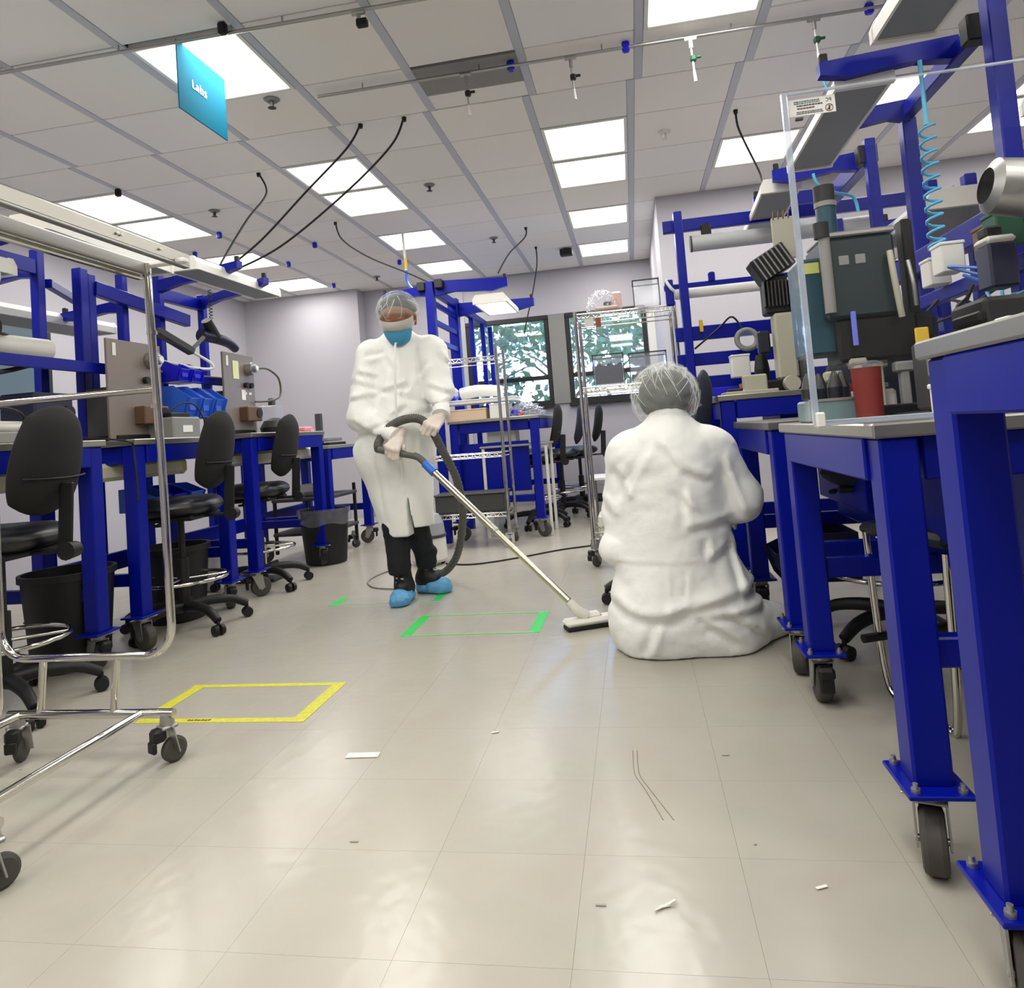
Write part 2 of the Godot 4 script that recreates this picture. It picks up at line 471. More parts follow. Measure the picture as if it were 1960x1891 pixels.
	struct("trim_2", bx(V(0.33, 1.8, zb + 0.03), V(0.12, 1.0, 0.04), 0.003), M.white, "white panel beside the right back window", "panel")
	var lf := MB.new()
	for z in [oz0 + 0.03, oz1 - 0.03, -4.5]: lf.box(V(-4.9, (oy0 + oy1) / 2, z), V(0.09, oy1 - oy0, 0.06), 0.004)
	for y in [oy0 + 0.03, oy1 - 0.03]: lf.box(V(-4.9, y, (oz0 + oz1) / 2), V(0.085, 0.06, oz1 - oz0), 0.004)
	var l3 := struct("window_3", lf, M.frame, "dark framed window in the left wall behind the benches", "window")
	var tint := mat(Color(0.26, 0.32, 0.32, 0.9), 0.3); tint.transparency = BaseMaterial3D.TRANSPARENCY_ALPHA
	obj("pane", bx(V(-4.9, (oy0 + oy1) / 2, -4.1), V(0.008, oy1 - oy0 - 0.1, 0.76)), tint, l3)
	obj("pane", bx(V(-4.9, (oy0 + oy1) / 2, -4.88), V(0.008, oy1 - oy0 - 0.1, 0.74)), tint, l3)

var lamps := [[1, 0.42], [5, 0.42], [1, 3], [1, 4], [4, 3], [4, 4], [1, 6], [1, 8], [4, 6], [4, 8], [-2, 3], [-2, 4], [-2, 6], [-2, 8], [6, 4], [7, 3], [9, 3], [9, 4], [1, -2.58], [4, -2.58], [-2, -0.58], [8, -1.58], [-2, -1.58], [1, -3.58], [4, -3.58], [7, -3.58], [-2, -4.58], [1, -5.58], [4, -5.58], [7, -5.58], [-2, -6.58], [2, -7.58], [5, -7.58], [8, -6.58]]
func is_lamp(c: int, r: float) -> bool:
	for l in lamps:
		if l[0] == c and absf(l[1] - r) < 0.2: return true
	return false

func ceiling_things() -> void:
	var says := {
		"1/0.42": "square ceiling light panel just behind the teal hanging sign", "5/0.42": "square ceiling light panel cut by the top edge of the frame",
		"1/3": "nearer panel of the glowing middle pair on the ceiling, crossed by cables", "1/4": "farther panel of the glowing middle pair on the ceiling, touching its twin",
		"4/3": "nearer panel of the glowing pair right of centre, above the standing person's right", "4/4": "farther panel of the glowing pair right of centre, touching its twin",
		"1/6": "single ceiling panel above the standing person with a blue hose at its corner", "1/8": "small far ceiling panel directly before the blue centre frame",
		"4/6": "single ceiling panel below the right of centre pair", "4/8": "farthest ceiling panel right of centre, beside a black camera",
		"-2/3": "nearer panel of the glowing pair above the chrome cart rails", "-2/4": "farther panel of the glowing pair above the chrome cart rails",
		"-2/6": "ceiling panel over the left benches crossed by three black cable ends", "-2/8": "farthest ceiling panel on the left, before the white wall",
		"6/4": "ceiling panel just left of the clear shield sticker, over the right benches", "7/3": "ceiling panel mostly hidden behind the hanging task lamp on the right",
		"9/3": "small piece of ceiling panel at the right edge beside the blue upright", "9/4": "ceiling panel at the right edge above the silver hood"}
	for l in lamps:
		var c: float = l[0]; var r: float = l[1]
		var off := 0.07 if r < 2.0 else 0.0
		var key := ("%d/%.2f" if r == 0.42 else "%d/%d") % ([int(c), r] if r == 0.42 else [int(c), int(r)])
		var at := V(CX + (c + 0.5 + off) * W, CEIL, CZ - (r + 0.54) * W)
		var o := thing("ceiling_light", says.get(key, "square ceiling light panel behind the viewer"), "ceiling light", at, 0.0, "" if says.has(key) else "lights behind the viewer")
		var f := MB.new()
		for s in [-1.0, 1.0]:
			f.box(V(s * (W / 2 - 0.035), 0.012, 0), V(0.022, 0.034, W - 0.02), 0.003)
			f.box(V(0, 0.012, s * (W / 2 - 0.021)), V(W - 0.092, 0.034, 0.022), 0.003)
		obj("frame", f, M.white, o)
		obj("diffuser", bx(V(0, 0.012, 0), V(W - 0.09, 0.012, W - 0.062), 0.004), M.panel, o)
		var a := AreaLight3D.new()
		a.name = "panel_light"
		a.area_size = Vector2(W - 0.09, W - 0.062)
		a.light_energy = PANEL_LIGHT; a.light_color = Color(1.0, 0.985, 0.955)
		a.shadow_enabled = true
		a.area_range = 16.0
		a.position = V(0, -0.008, 0)
		a.rotation.x = -PI / 2
		o.add_child(a)
	# thin compressed-air pipes that run across under the ceiling, with drop lines hanging from them
	var cp := func(c: float, r: float, y := CEIL): return V(CX + c * W, y, CZ - r * W)
	for k in 2:
		var pa: Vector3 = cp.call([-3.5, 2.2][k], [0.33, 1.53][k], CEIL - 0.035)
		var pb: Vector3 = cp.call([4.6, 8.6][k], [0.45, 1.60][k], CEIL - 0.035)
		var o := thing("air_pipe", ["thin pipe crossing under the ceiling at the nearer end, behind the teal sign", "thin pipe crossing under the ceiling with four drop lines hanging from it"][k], "pipe")
		obj("pipe", MB.new().cyl(pa, pb, 0.009, -1, 8), M.zinc, o)
		for j in 6: obj("hanger", MB.new().cyl(pa.lerp(pb, (j + 0.4) / 6.0), pa.lerp(pb, (j + 0.4) / 6.0) + V(0, 0.035, 0), 0.004, -1, 6), M.zinc, o)
	var drops := [[3.03, 0.43, 0, "dark air fitting on the nearer ceiling pipe, near the top of the frame"], [3.57, 1.54, 1, "air drop with a black valve before the grey vent tile"], [4.49, 1.55, 1, "air drop with a black valve and white tip, second from the vent tile"], [5.49, 1.56, 1, "white air drop with a green valve handle under the big ceiling panel"], [6.47, 1.58, 2, "air drop beside the topmost blue cantilever arm, blue hose below it"]]
	for d in drops:
		var at: Vector3 = cp.call(d[0], d[1], CEIL - 0.045)
		var o := thing("air_drop", d[3], "air fitting", at)
		obj("tee", MB.new().cyl(V(-0.03, 0, 0), V(0.03, 0, 0), 0.012, -1, 8).cyl(V(0, 0, 0), V(0, -0.05, 0), 0.010, -1, 8), M.white if d[0] > 5.0 and d[0] < 6.0 else M.zinc, o)
		if d[2] == 0:
			obj("fitting", bx(V(0.015, -0.05, 0), V(0.05, 0.035, 0.03), 0.004), M.dark_metal, o)
			continue
		obj("stem", MB.new().cyl(V(0, -0.05, 0), V(0.005, -0.17, 0), 0.005, -1, 8), M.white if d[0] > 5.0 else M.zinc, o)
		obj("valve", MB.new().box(V(0.006, -0.105, 0), V(0.03, 0.03, 0.03), 0.006).box(V(0.02, -0.1, 0), V(0.05, 0.012, 0.014), 0.003), M.green if d[0] > 5.0 else M.black, o)
		obj("nozzle_tip", MB.new().cyl(V(0.005, -0.17, 0), V(0.008, -0.225, 0), 0.007, 0.009, 8), M.white, o)
		if d[2] == 2: obj("hose", MB.new().tube(curve([V(0.008, -0.225, 0), V(0.015, -0.3, 0.0), V(0.05, -0.4, -0.02), V(0.11, -0.5, -0.05)]), 0.006, 8), M.air, o)
	var clips := [[3.97, 1.57, "between the two middle air drops"], [4.96, 1.57, "at the corner of the big ceiling panel"], [6.9, 1.60, "at the far right end of the thin pipe"], [1.99, 0.36, "dark, at the panel behind the sign"], [-0.98, 2.95, "dark, at the panel pair above the cart"], [-0.91, 4.9, "below the panel pair above the cart"], [-1.81, 5.66, "left of the panel crossed by black cables"], [-0.84, 6.85, "right of the panel crossed by black cables"], [0.07, 5.95, "midway between the left and middle panels"], [-0.86, 8.75, "right of the farthest left panel"], [0.9, 7.6, "small and far, under the middle panels"]]
	for d in clips:
		var o := obj("ceiling_clip", bx(cp.call(d[0], d[1], CEIL - 0.03), V(0.04, 0.055, 0.035), 0.008), M.dark_metal if String(d[2]).begins_with("dark") else M.bin_blue)
		tag(o, "small %sclip on the ceiling grid, %s" % ["" if String(d[2]).begins_with("dark") else "blue ", d[2]], "clip")
	var heads := [[1.74, 1.55, "under the panel behind the teal sign"], [2.46, 4.2, "right of the glowing middle pair"], [-0.44, 4.05, "right of the panel pair above the cart"], [5.37, 3.6, "pale, left of the panel by the clear shield"], [2.75, 6.95, "small and far, below the single middle panel"], [0.1, 8.6, "far, beside the wall corner"]]
	for d in heads:
		var o := thing("sprinkler", "ceiling sprinkler head, " + d[2], "sprinkler", cp.call(d[0], d[1]))
		obj("escutcheon", MB.new().lathe([Vector2(0, 0), Vector2(0.045, -0.002), Vector2(0.03, -0.014), Vector2(0, -0.014)], 16), M.plastic if String(d[2]).begins_with("pale") else M.grey, o)
		obj("head", MB.new().lathe([Vector2(0.012, -0.014), Vector2(0.01, -0.045), Vector2(0.024, -0.05), Vector2(0, -0.053)], 10), M.plastic if String(d[2]).begins_with("pale") else M.grey_dark, o)
	# cables sagging from the ceiling to the frames
	var cabs := [
		["black cable dropping from the ceiling left of the glowing middle pair", [cp.call(0.73, 3.1), V(-2.44, 2.76, -4.62), V(-2.53, 2.55, -4.5), V(-2.6, 2.3, -4.35), V(-2.62, 2.12, -4.22)]],
		["black cable sagging across the middle light pair to the left lamp, left of two", [cp.call(2.3, 2.3), V(-1.62, 2.77, -4.12), V(-1.95, 2.56, -4.2), V(-2.3, 2.3, -4.24), V(-2.6, 2.12, -4.25)]],
		["black cable sagging across the middle light pair to the left lamp, right of two", [cp.call(2.76, 2.3), V(-1.34, 2.75, -4.14), V(-1.7, 2.52, -4.22), V(-2.2, 2.26, -4.3), V(-2.58, 2.12, -4.28)]],
		["black cable curving from the ceiling towards the standing person's cap", [cp.call(0.77, 5.15), V(-2.4, 2.74, -5.86), V(-2.2, 2.58, -5.95), V(-1.85, 2.4, -6.0), V(-1.68, 2.3, -6.0)]],
		["black cable from the ceiling to the tip of the blue centre arm", [cp.call(3.34, 6.6), V(-0.87, 2.78, -6.65), V(-0.98, 2.55, -6.3), V(-1.06, 2.33, -6.08)]],
		["thin black cable falling from the far ceiling past the left back window", [cp.call(3.33, 7.85), V(-0.87, 2.7, -7.45), V(-0.93, 2.4, -7.4), V(-1.02, 2.1, -7.4), V(-1.06, 1.95, -7.4)]],
		["short black cable curving out of the ceiling above the shielded benches", [cp.call(6.1, 3.3), V(0.83, 2.78, -4.68), V(0.86, 2.66, -4.66), V(0.90, 2.4, -4.5), V(0.86, 2.24, -4.25)]]]
	for d in cabs:
		var o := thing("ceiling_cable", d[0], "cable")
		obj("cord", MB.new().tube(curve(d[1], 8), 0.007, 7), M.cable, o)
		obj("grommet", MB.new().cyl(d[1][0] + V(0, 0.01, 0), d[1][0] - V(0, 0.025, 0), 0.016, 0.012, 10), M.black, o)
	# the hanging sign
	var sg := thing("hanging_sign", "teal rectangular sign with white lettering hanging from the ceiling", "sign", V(CX + 1.55 * W, 2.545, -3.12))
	obj("panel", bx(V(0, 0.165, 0), V(0.006, 0.33, 0.40), 0.002), M.sign, sg)
	var tm := TextMesh.new()
	var fnt := SystemFont.new(); fnt.font_names = PackedStringArray(["Droid Sans"]); fnt.font_weight = 700
	tm.font = fnt; tm.text = "Labs"; tm.font_size = 64; tm.pixel_size = 0.0009; tm.depth = 0.002
	for s in [1.0]:
		var o := obj("lettering", tm, M.white, sg)
		o.position = V(0.0045 * s, 0.165, 0.035)
		o.rotation.y = PI / 2
	for z in [-0.15, 0.15]: obj("hanger", MB.new().cyl(V(0, 0.33, z), V(0, 0.345, z), 0.003, -1, 6), M.zinc, sg)

# ---------------------------------------------------------------- workbenches
func caster(parent: Node, at: Vector3, turn: float, brake := true, r := 0.062) -> void:
	var c := thing_part("caster", parent, at, turn)
	var f := MB.new()
	f.box(V(0, 0.158, 0), V(0.1, 0.006, 0.1), 0.002)
	f.cyl(V(0, 0.155, 0), V(0, 0.135, 0), 0.032, 0.03, 14)
	for s in [-1.0, 1.0]:
		var keep := f.t
		f.t = keep * Transform3D(Basis(Vector3.UP, PI / 2), V(s * 0.029, 0, 0))
		f.prism([Vector2(-0.03, 0.138), Vector2(0.035, 0.138), Vector2(-0.004, 0.05), Vector2(-0.022, 0.042), Vector2(-0.042, 0.055)], -0.002, 0.002)
		f.t = keep
	f.box(V(0, 0.135, 0), V(0.062, 0.006, 0.064), 0.002)
	f.cyl(V(-0.032, r, 0.022), V(0.032, r, 0.022), 0.007, -1, 8)
	obj("fork", f, M.zinc, c)
	var w := MB.new()
	w.t = Transform3D(Basis(Vector3.BACK, PI / 2), V(0, r, 0.022))
	w.lathe([Vector2(0, -0.024), Vector2(r * 0.82, -0.023), Vector2(r * 0.95, -0.02), Vector2(r, -0.012), Vector2(r, 0.012), Vector2(r * 0.95, 0.02), Vector2(r * 0.82, 0.023), Vector2(0, 0.024)], 28)
	obj("wheel", w, M.rubber, c)
	if brake:
		var b := MB.new()
		b.box(V(0, 0.112, -0.055), V(0.05, 0.04, 0.05), 0.01)
		b.box(V(0, 0.075, -0.062), V(0.042, 0.05, 0.016), 0.006)
		obj("brake_pedal", b, M.black, c)

func thing_part(called: String, parent: Node, at: Vector3, turn := 0.0) -> Node3D:
	var o := Node3D.new()
	o.name = called
	parent.add_child(o, true)
	o.position = at; o.rotation.y = deg_to_rad(turn)
	return o

func bench(label: String, at: Vector3, turn: float, L: float, D: float, H: float, top: StandardMaterial3D, bolts := false, low := 0.34, panel := 0.1, turns := []) -> Node3D:
	var nth := 0
	var o := thing("workbench", label, "workbench", at, turn)
	obj("worktop", bx(V(L / 2, H - 0.015, -D / 2), V(L, 0.03, D), 0.004), top, o)
	var ay := H - 0.03 - 0.045
	var lx := 0.05
	for z in [-0.02, -D + 0.02]: obj("apron", bx(V(L / 2, ay, z), V(L - 0.1 - 0.08, 0.09, 0.03), 0.004), M.blue, o)
	for x in [lx, L - lx]: obj("apron", bx(V(x, ay, -D / 2), V(0.03, 0.09, D - 0.2), 0.004), M.blue, o)
	for x in [lx, L - lx]:
		for z in [-lx, -D + lx]:
			var lg := obj("leg", bx(V(x, (H - 0.03 + 0.168) / 2, z), V(0.074, H - 0.03 - 0.168, 0.074), 0.005), M.blue, o)
			var p := obj("foot_plate", bx(V(x, 0.1665, z), V(0.15, 0.009, 0.12), 0.002), M.blue, o)
			if bolts:
				for i in [-1.0, 1.0]:
					for j in [-1.0, 1.0]:
						obj("bolt", MB.new().cyl(V(x + i * 0.058, 0.171, z + j * 0.042), V(x + i * 0.058, 0.179, z + j * 0.042), 0.009, -1, 6).cyl(V(x + i * 0.058, 0.179, z + j * 0.042), V(x + i * 0.058, 0.188, z + j * 0.042), 0.005, -1, 8), M.zinc, p)
			caster(o, V(x, 0, z), turns[nth] if turns.size() else rng.randf_range(-60, 60) + (180.0 if x > L / 2 else 0.0))
			nth += 1
		obj("stretcher", bx(V(x, low, -D / 2), V(0.04, 0.06, D - 0.175), 0.004), M.blue, o)
	obj("stretcher", bx(V(L / 2, low + panel / 2 - 0.03, -D + lx), V(L - 0.178, panel, 0.03), 0.004), M.blue, o)
	return o

func duct(label: String, x: float, y: float, z0: float, z1: float) -> void:
	var o := thing("cream_duct", label, "duct")
	obj("body", bx(V(x, y, (z0 + z1) / 2), V(0.08, 0.09, z0 - z1), 0.02), M.cream, o)
	obj("end_cap", bx(V(x, y, z1 - 0.02), V(0.084, 0.094, 0.05), 0.026), M.cream, o)

func benches() -> void:
	bench("nearest left workbench, its steel top ending beside the tall chrome cart post", V(-2.40, 0, -1.3), 90, 1.6, 0.72, 1.03, M.steel)
	bench("second left workbench, carrying the larger grey metal panel with two dials", V(-2.40, 0, -3.09), 90, 0.87, 0.64, 1.03, M.steel)
	bench("third left workbench, carrying the narrower brownish panel and curled hose", V(-2.40, 0, -4.16), 90, 1.08, 0.70, 1.045, M.steel)
	bench("farthest left workbench with a black wheeled rack under it", V(-2.45, 0, -5.4), 90, 0.95, 0.7, 0.93, M.grey)
	duct("cream duct along the left bench legs, its squared end by the second chair", -2.62, 0.875, -1.5, -3.72)
	duct("short cream duct behind the third chair's backrest", -2.62, 0.88, -3.95, -4.8)
	duct("long cream duct running on behind the round bin to the standing person", -2.57, 0.885, -4.9, -6.3)
	right_bench("nearest right workbench, highest of them and cut by the right edge", -1.255, 1.5, 1.015, 0.355)
	right_bench("right workbench under the clear acrylic shield", -2.42, 0.92, 0.88, 0.42)
	right_bench("third right workbench, directly beside the kneeling person", -3.47, 0.86, 0.885, 0.42)
	var b := bench("far right workbench facing the aisle end, below the perforated blue frame", V(0.42, 0, -3.62), 0, 1.5, 0.66, 1.02, M.steel)
	obj("drawer", bx(V(0.75, 0.86, -0.3), V(0.9, 0.12, 0.5), 0.005), M.blue, b)
	bench("back row workbench behind the right benches, mostly hidden by machines", V(2.95, 0, -1.4), 90, 1.9, 0.72, 0.95, M.steel)
	var c := bench("centre workbench beyond the standing person, boxes on its top", V(-0.80, 0, -6.06), 90, 1.9, 0.82, 1.055, M.steel)
	obj("under_shelf", bx(V(0.8, 0.72, -0.44), V(1.4, 0.02, 0.7), 0.003), M.steel, c)
	obj("side_panel", bx(V(0.1, 0.62, -0.45), V(0.01, 0.44, 0.66), 0.002), M.blue, c)

func right_bench(label: String, zfar: float, L: float, H: float, low: float) -> void:
	var o := bench(label, V(0.465, 0, zfar), -90, L, 0.735, H, M.steel, true, low, 0.15, [268, 60, 72, 110] if H < 1.0 else [76, 80, 90, 90])
	if H < 1.0:   # a drawer unit hangs at the rear
		obj("drawer_unit", bx(V(L / 2, 0.66, -0.5), V(L - 0.22, 0.26, 0.34), 0.006), M.blue, o)
		obj("lower_panel", bx(V(L / 2, 0.505, -0.42), V(L - 0.14, 0.13, 0.02), 0.004), M.blue, o)
		obj("drawer_label", bx(V(L - 0.42, 0.558, -0.408), V(0.085, 0.02, 0.004)), M.paper, o)

# ---------------------------------------------------------------- overhead frames and task lamps
func post(o: Node, called: String, a: Vector3, b: Vector3, w := 0.06, h := -1.0, m: StandardMaterial3D = null) -> void:
	obj(called, MB.new().bar(a, b, w, w if h < 0 else h, 0.004), m if m else M.blue, o)

func arm(o: Node, root: Vector3, tip: Vector3, h := 0.06) -> void:   # a cantilever arm, deeper at its root, with a black stop on the tip
	var d := tip - root
	var len := d.length()
	var b := MB.new()
	var x := d.normalized()
	b.t = Transform3D(Basis(x, Vector3.UP, x.cross(Vector3.UP)), root)
	b.prism([Vector2(0, h * 0.5), Vector2(len, h * 0.35), Vector2(len, -h * 0.4), Vector2(len * 0.8, -h * 0.75), Vector2(len * 0.3, -h * 0.55), Vector2(0, -h * 0.9)], -0.022, 0.022)
	obj("arm", b, M.blue, o)
	obj("tip_stop", bx(tip + V(0, h * 0.35 + 0.018, 0) - x * 0.02, V(0.028, 0.035, 0.028), 0.004), M.black, o)

func lamp(label: String, a: Vector3, b: Vector3, w: float, lit := false, h := 0.075) -> void:   # a long task lamp from a to b, its open louvre looking down
	var o := thing("task_lamp", label, "task lamp", (a + b) * 0.5)
	var L := a.distance_to(b)
	var d := (b - a).normalized()
	var base := Basis(d.cross(Vector3.UP).normalized(), Vector3.UP, -d)
	var hb := MB.new()
	hb.t = Transform3D(base, Vector3.ZERO)
	hb.prism([Vector2(-w / 2, 0), Vector2(-w / 2, h * 0.55), Vector2(-w * 0.42, h), Vector2(w * 0.42, h), Vector2(w / 2, h * 0.55), Vector2(w / 2, 0), Vector2(w * 0.45, 0), Vector2(w * 0.42, h * 0.5), Vector2(-w * 0.42, h * 0.5), Vector2(-w * 0.45, 0)], -L / 2, L / 2)
	obj("housing", hb, M.white, o)
	for s in [-1.0, 1.0]:
		var e := MB.new()
		e.t = Transform3D(base, Vector3.ZERO)
		e.prism([Vector2(-w / 2 - 0.003, -0.004), Vector2(-w / 2 - 0.003, h * 0.56), Vector2(-w * 0.42, h + 0.004), Vector2(w * 0.42, h + 0.004), Vector2(w / 2 + 0.003, h * 0.56), Vector2(w / 2 + 0.003, -0.004)], s * L / 2 - 0.012, s * L / 2 + 0.012)
		obj("end_cap", e, M.plastic, o)
		obj("hanger", MB.new().cyl(d * s * L * 0.36 + V(0, h, 0), d * s * L * 0.36 + V(0, h + 0.04, 0), 0.005, -1, 6), M.zinc, o)
	var l := MB.new()
	l.t = Transform3D(base, Vector3.ZERO)
	l.box(V(0, 0.008, 0), V(w * 0.88, 0.012, L - 0.03), 0.002)
	obj("diffuser" if lit else "louvre", l, M.lit if lit else M.louvre, o)
	if lit:
		var al := AreaLight3D.new()
		al.name = "lamp_light"
		al.area_size = Vector2(w * 0.88, L - 0.03); al.light_energy = 0.25; al.light_color = Color(1, 0.98, 0.96)
		al.shadow_enabled = true; al.area_range = 12.0
		al.transform = Transform3D(base * Basis(Vector3.RIGHT, -PI / 2), V(0, -0.006, 0))
		o.add_child(al)

func holes(o: Node, a: Vector3, b: Vector3, k: int, out: Vector3, m: StandardMaterial3D) -> void:
	for i in k:
		var p := a.lerp(b, (i + 0.5) / k)
		obj("slot_hole", MB.new().cyl(p, p + out * 0.003, 0.011, -1, 8), m, o)

func frames_and_lamps() -> void:
	# left row
	var f := thing("overhead_frame", "blue steel overhead frame behind the left benches", "frame")
	for p in [[-3.15, 2.12, -3.35], [-3.06, 2.05, -3.55], [-3.12, 2.05, -3.68], [-3.15, 2.12, -4.0], [-3.15, 2.2, -4.36], [-3.15, 2.14, -4.86]]: post(f, "upright", V(p[0], 0, p[2]), V(p[0], p[1], p[2]), 0.052 if p[2] > -3.5 or p[2] < -3.8 else 0.06)
	for b in [[V(-3.15, 2.02, -1.6), V(-3.15, 2.02, -3.32)], [V(-3.1, 1.97, -3.7), V(-3.1, 1.9, -4.6)], [V(-3.15, 2.06, -4.36), V(-3.15, 2.06, -4.86)]]: post(f, "top_beam", b[0], b[1], 0.05, 0.085)
	arm(f, V(-3.15, 2.02, -3.35), V(-3.6, 2.0, -3.38)); arm(f, V(-3.15, 2.1, -3.02), V(-2.55, 2.09, -2.98))
	arm(f, V(-3.15, 1.93, -4.02), V(-3.62, 1.9, -4.04)); arm(f, V(-3.15, 2.12, -4.36), V(-2.38, 2.12, -4.1)); arm(f, V(-3.15, 2.08, -4.84), V(-2.42, 2.1, -4.5))
	post(f, "crossbar", V(-3.15, 1.95, -3.42), V(-3.4, 1.95, -3.95), 0.04, 0.05)
	var sh := thing("steel_shelf", "blue steel shelf with a grey lip above the second left bench", "shelf")
	obj("board", bx(V(-2.98, 1.465, -2.95), V(0.3, 0.012, 1.34), 0.003), M.grey, sh)
	obj("lip", bx(V(-2.83, 1.44, -2.95), V(0.012, 0.06, 1.34), 0.003), M.blue, sh)
	obj("bracket", bx(V(-3.1, 1.39, -3.58), V(0.06, 0.12, 0.03), 0.003), M.blue, sh)
	sh = thing("steel_shelf", "blue steel shelf behind the hanging blue parts bins", "shelf")
	obj("board", bx(V(-3.0, 1.465, -4.4), V(0.28, 0.012, 0.95), 0.003), M.grey, sh)
	obj("lip", bx(V(-2.87, 1.44, -4.4), V(0.012, 0.06, 0.95), 0.003), M.blue, sh)
	for z in [-4.0, -4.8]: obj("bracket", bx(V(-3.1, 1.4, z), V(0.06, 0.12, 0.03), 0.003), M.blue, sh)
	lamp("white task lamp over the left benches, seen between the two cart rails", V(-2.62, 2.0, -2.75), V(-2.62, 1.98, -3.62), 0.2)
	lamp("white task lamp over the third left bench, pointing at the far wall", V(-2.58, 2.04, -3.80), V(-2.58, 2.05, -4.80), 0.2)
	lamp("pale task lamp deep behind the left uprights", V(-3.75, 1.85, -3.3), V(-3.75, 1.85, -4.5), 0.3)
	lamp("cream end of a task lamp at the left edge, below the cart rails", V(-2.9, 1.84, -1.7), V(-2.9, 1.84, -2.85), 0.2)
	# centre row
	f = thing("overhead_frame", "blue steel overhead frame of the centre bench, before the back windows", "frame")
	for p in [[-1.67, -6.0, 0.075], [-1.68, -6.86, 0.1], [-1.66, -7.55, 0.05], [-1.62, -7.95, 0.05], [-1.6, -8.3, 0.05]]: post(f, "upright", V(p[0], 0, p[1]), V(p[0], 2.3 if p[1] > -7.0 else 2.2, p[1]), p[2])
	post(f, "top_beam", V(-1.66, 2.24, -6.0), V(-1.66, 2.24, -8.3), 0.05, 0.08)
	for y in [2.12, 1.95, 1.78]: post(f, "rail", V(-1.66, y, -6.05), V(-1.66, y, -6.8), 0.03, 0.05)
	arm(f, V(-1.66, 2.26, -6.02), V(-0.98, 2.24, -6.05), 0.1); arm(f, V(-1.66, 2.2, -6.86), V(-0.85, 2.17, -6.75), 0.1); arm(f, V(-1.66, 2.24, -6.0), V(-2.12, 2.22, -6.05), 0.08)
	obj("clamp", bx(V(-1.74, 2.26, -5.97), V(0.07, 0.08, 0.06), 0.006), M.black, f); obj("clamp", bx(V(-1.58, 2.27, -5.97), V(0.07, 0.08, 0.06), 0.006), M.black, f)
	lamp("lit task lamp under the blue centre frame's arms", V(-1.15, 2.07, -6.05), V(-1.15, 2.07, -6.7), 0.3, true)
	# right rows
	f = thing("overhead_frame", "blue steel overhead frame over the right benches, its cantilever arms at the top right", "frame")
	var X := 1.24
	for p in [[X, 2.26, -2.43, 0.056], [X, 2.1, -3.16, 0.056], [X, 2.2, -3.62, 0.05], [X + 0.02, 2.0, -4.3, 0.05]]: post(f, "upright", V(p[0], 0, p[2]), V(p[0], p[1], p[2]), p[3])
	post(f, "top_beam", V(X, 2.13, -2.5), V(X, 2.13, -3.2), 0.05, 0.06); post(f, "top_beam", V(X, 2.13, -3.65), V(X, 2.13, -4.3), 0.06, 0.09)
	obj("beam_cap", bx(V(X, 2.13, -2.52), V(0.1, 0.09, 0.06), 0.005), M.black, f); obj("beam_cap", bx(V(X - 0.01, 2.13, -3.64), V(0.09, 0.09, 0.06), 0.005), M.black, f)
	arm(f, V(X, 2.16, -2.68), V(0.77, 2.14, -2.67), 0.062); arm(f, V(X, 2.14, -3.14), V(0.98, 2.14, -3.16), 0.065)
	arm(f, V(X, 2.15, -3.74), V(0.82, 2.14, -3.80), 0.07); arm(f, V(X, 2.14, -4.26), V(0.80, 2.15, -4.26), 0.07)
	post(f, "shelf_beam", V(1.19, 1.465, -2.1), V(1.19, 1.47, -3.3), 0.05, 0.09)
	post(f, "shelf_beam", V(1.17, 1.30, -2.1), V(1.17, 1.30, -3.2), 0.04, 0.05)
	lamp("unlit task lamp hanging behind the clear shield's sticker, under the upper cantilever arm", V(0.93, 2.075, -2.70), V(0.945, 2.075, -3.56), 0.2, false, 0.06)
	lamp("unlit task lamp under the second cantilever arm, beside the shield's edge", V(0.87, 2.075, -3.86), V(0.91, 2.075, -4.72), 0.2, false, 0.065)
	lamp("unlit task lamp cut by the top edge at the right", V(1.0, 2.13, -1.9), V(1.0, 2.13, -2.5), 0.2)
	# second frame further right
	f = thing("overhead_frame", "blue uprights of the farther bench row at the right edge, beyond the coiled air hose", "frame")
	for p in [[1.75, -3.1], [1.72, -3.75], [1.9, -4.6], [2.05, -2.9]]: post(f, "upright", V(p[0], 0, p[1]), V(p[0], 1.98 + 0.1 * (p[1] + 4.0), p[1]), 0.055)
	post(f, "top_beam", V(1.75, 1.86, -3.1), V(1.72, 1.84, -4.6), 0.05, 0.08); arm(f, V(1.72, 1.82, -3.75), V(1.3, 1.80, -3.75))
	post(f, "crossbar", V(1.75, 1.95, -2.95), V(2.6, 1.98, -2.95), 0.05, 0.06)
	lamp("pale task lamp behind the coiled air hose", V(1.45, 1.72, -3.2), V(1.45, 1.72, -3.9), 0.3)
	lamp("pale task lamp seen between the machines and the coiled air hose", V(1.38, 1.72, -4.2), V(1.42, 1.72, -4.9), 0.3)
	lamp("pale task lamp at the right edge under the ceiling", V(1.85, 2.1, -2.4), V(1.85, 2.1, -3.3), 0.2)
	# perforated frame at the back of the far right bench
	f = thing("perforated_frame", "perforated blue upright with crossbars in front of the white jutting wall", "frame")
	post(f, "upright", V(0.37, 0, -4.36), V(0.37, 2.17, -4.36), 0.085, 0.05)
	post(f, "upright", V(1.8, 0, -4.36), V(1.8, 2.17, -4.36), 0.065, 0.05)
	holes(f, V(0.37, 1.05, -4.3345), V(0.37, 2.15, -4.3345), 15, V(0, 0, 1), M.white)
	for b in [[2.1, 0.075], [1.43, 0.085], [1.27, 0.075], [1.12, 0.09]]: post(f, "crossbar", V(0.28 if b[0] > 2.0 else 0.30, b[0], -4.41), V(1.85, b[0], -4.41), 0.04, b[1])
	post(f, "crossbar", V(0.26, 1.735, -4.46), V(1.85, 1.735, -4.46), 0.03, 0.035)
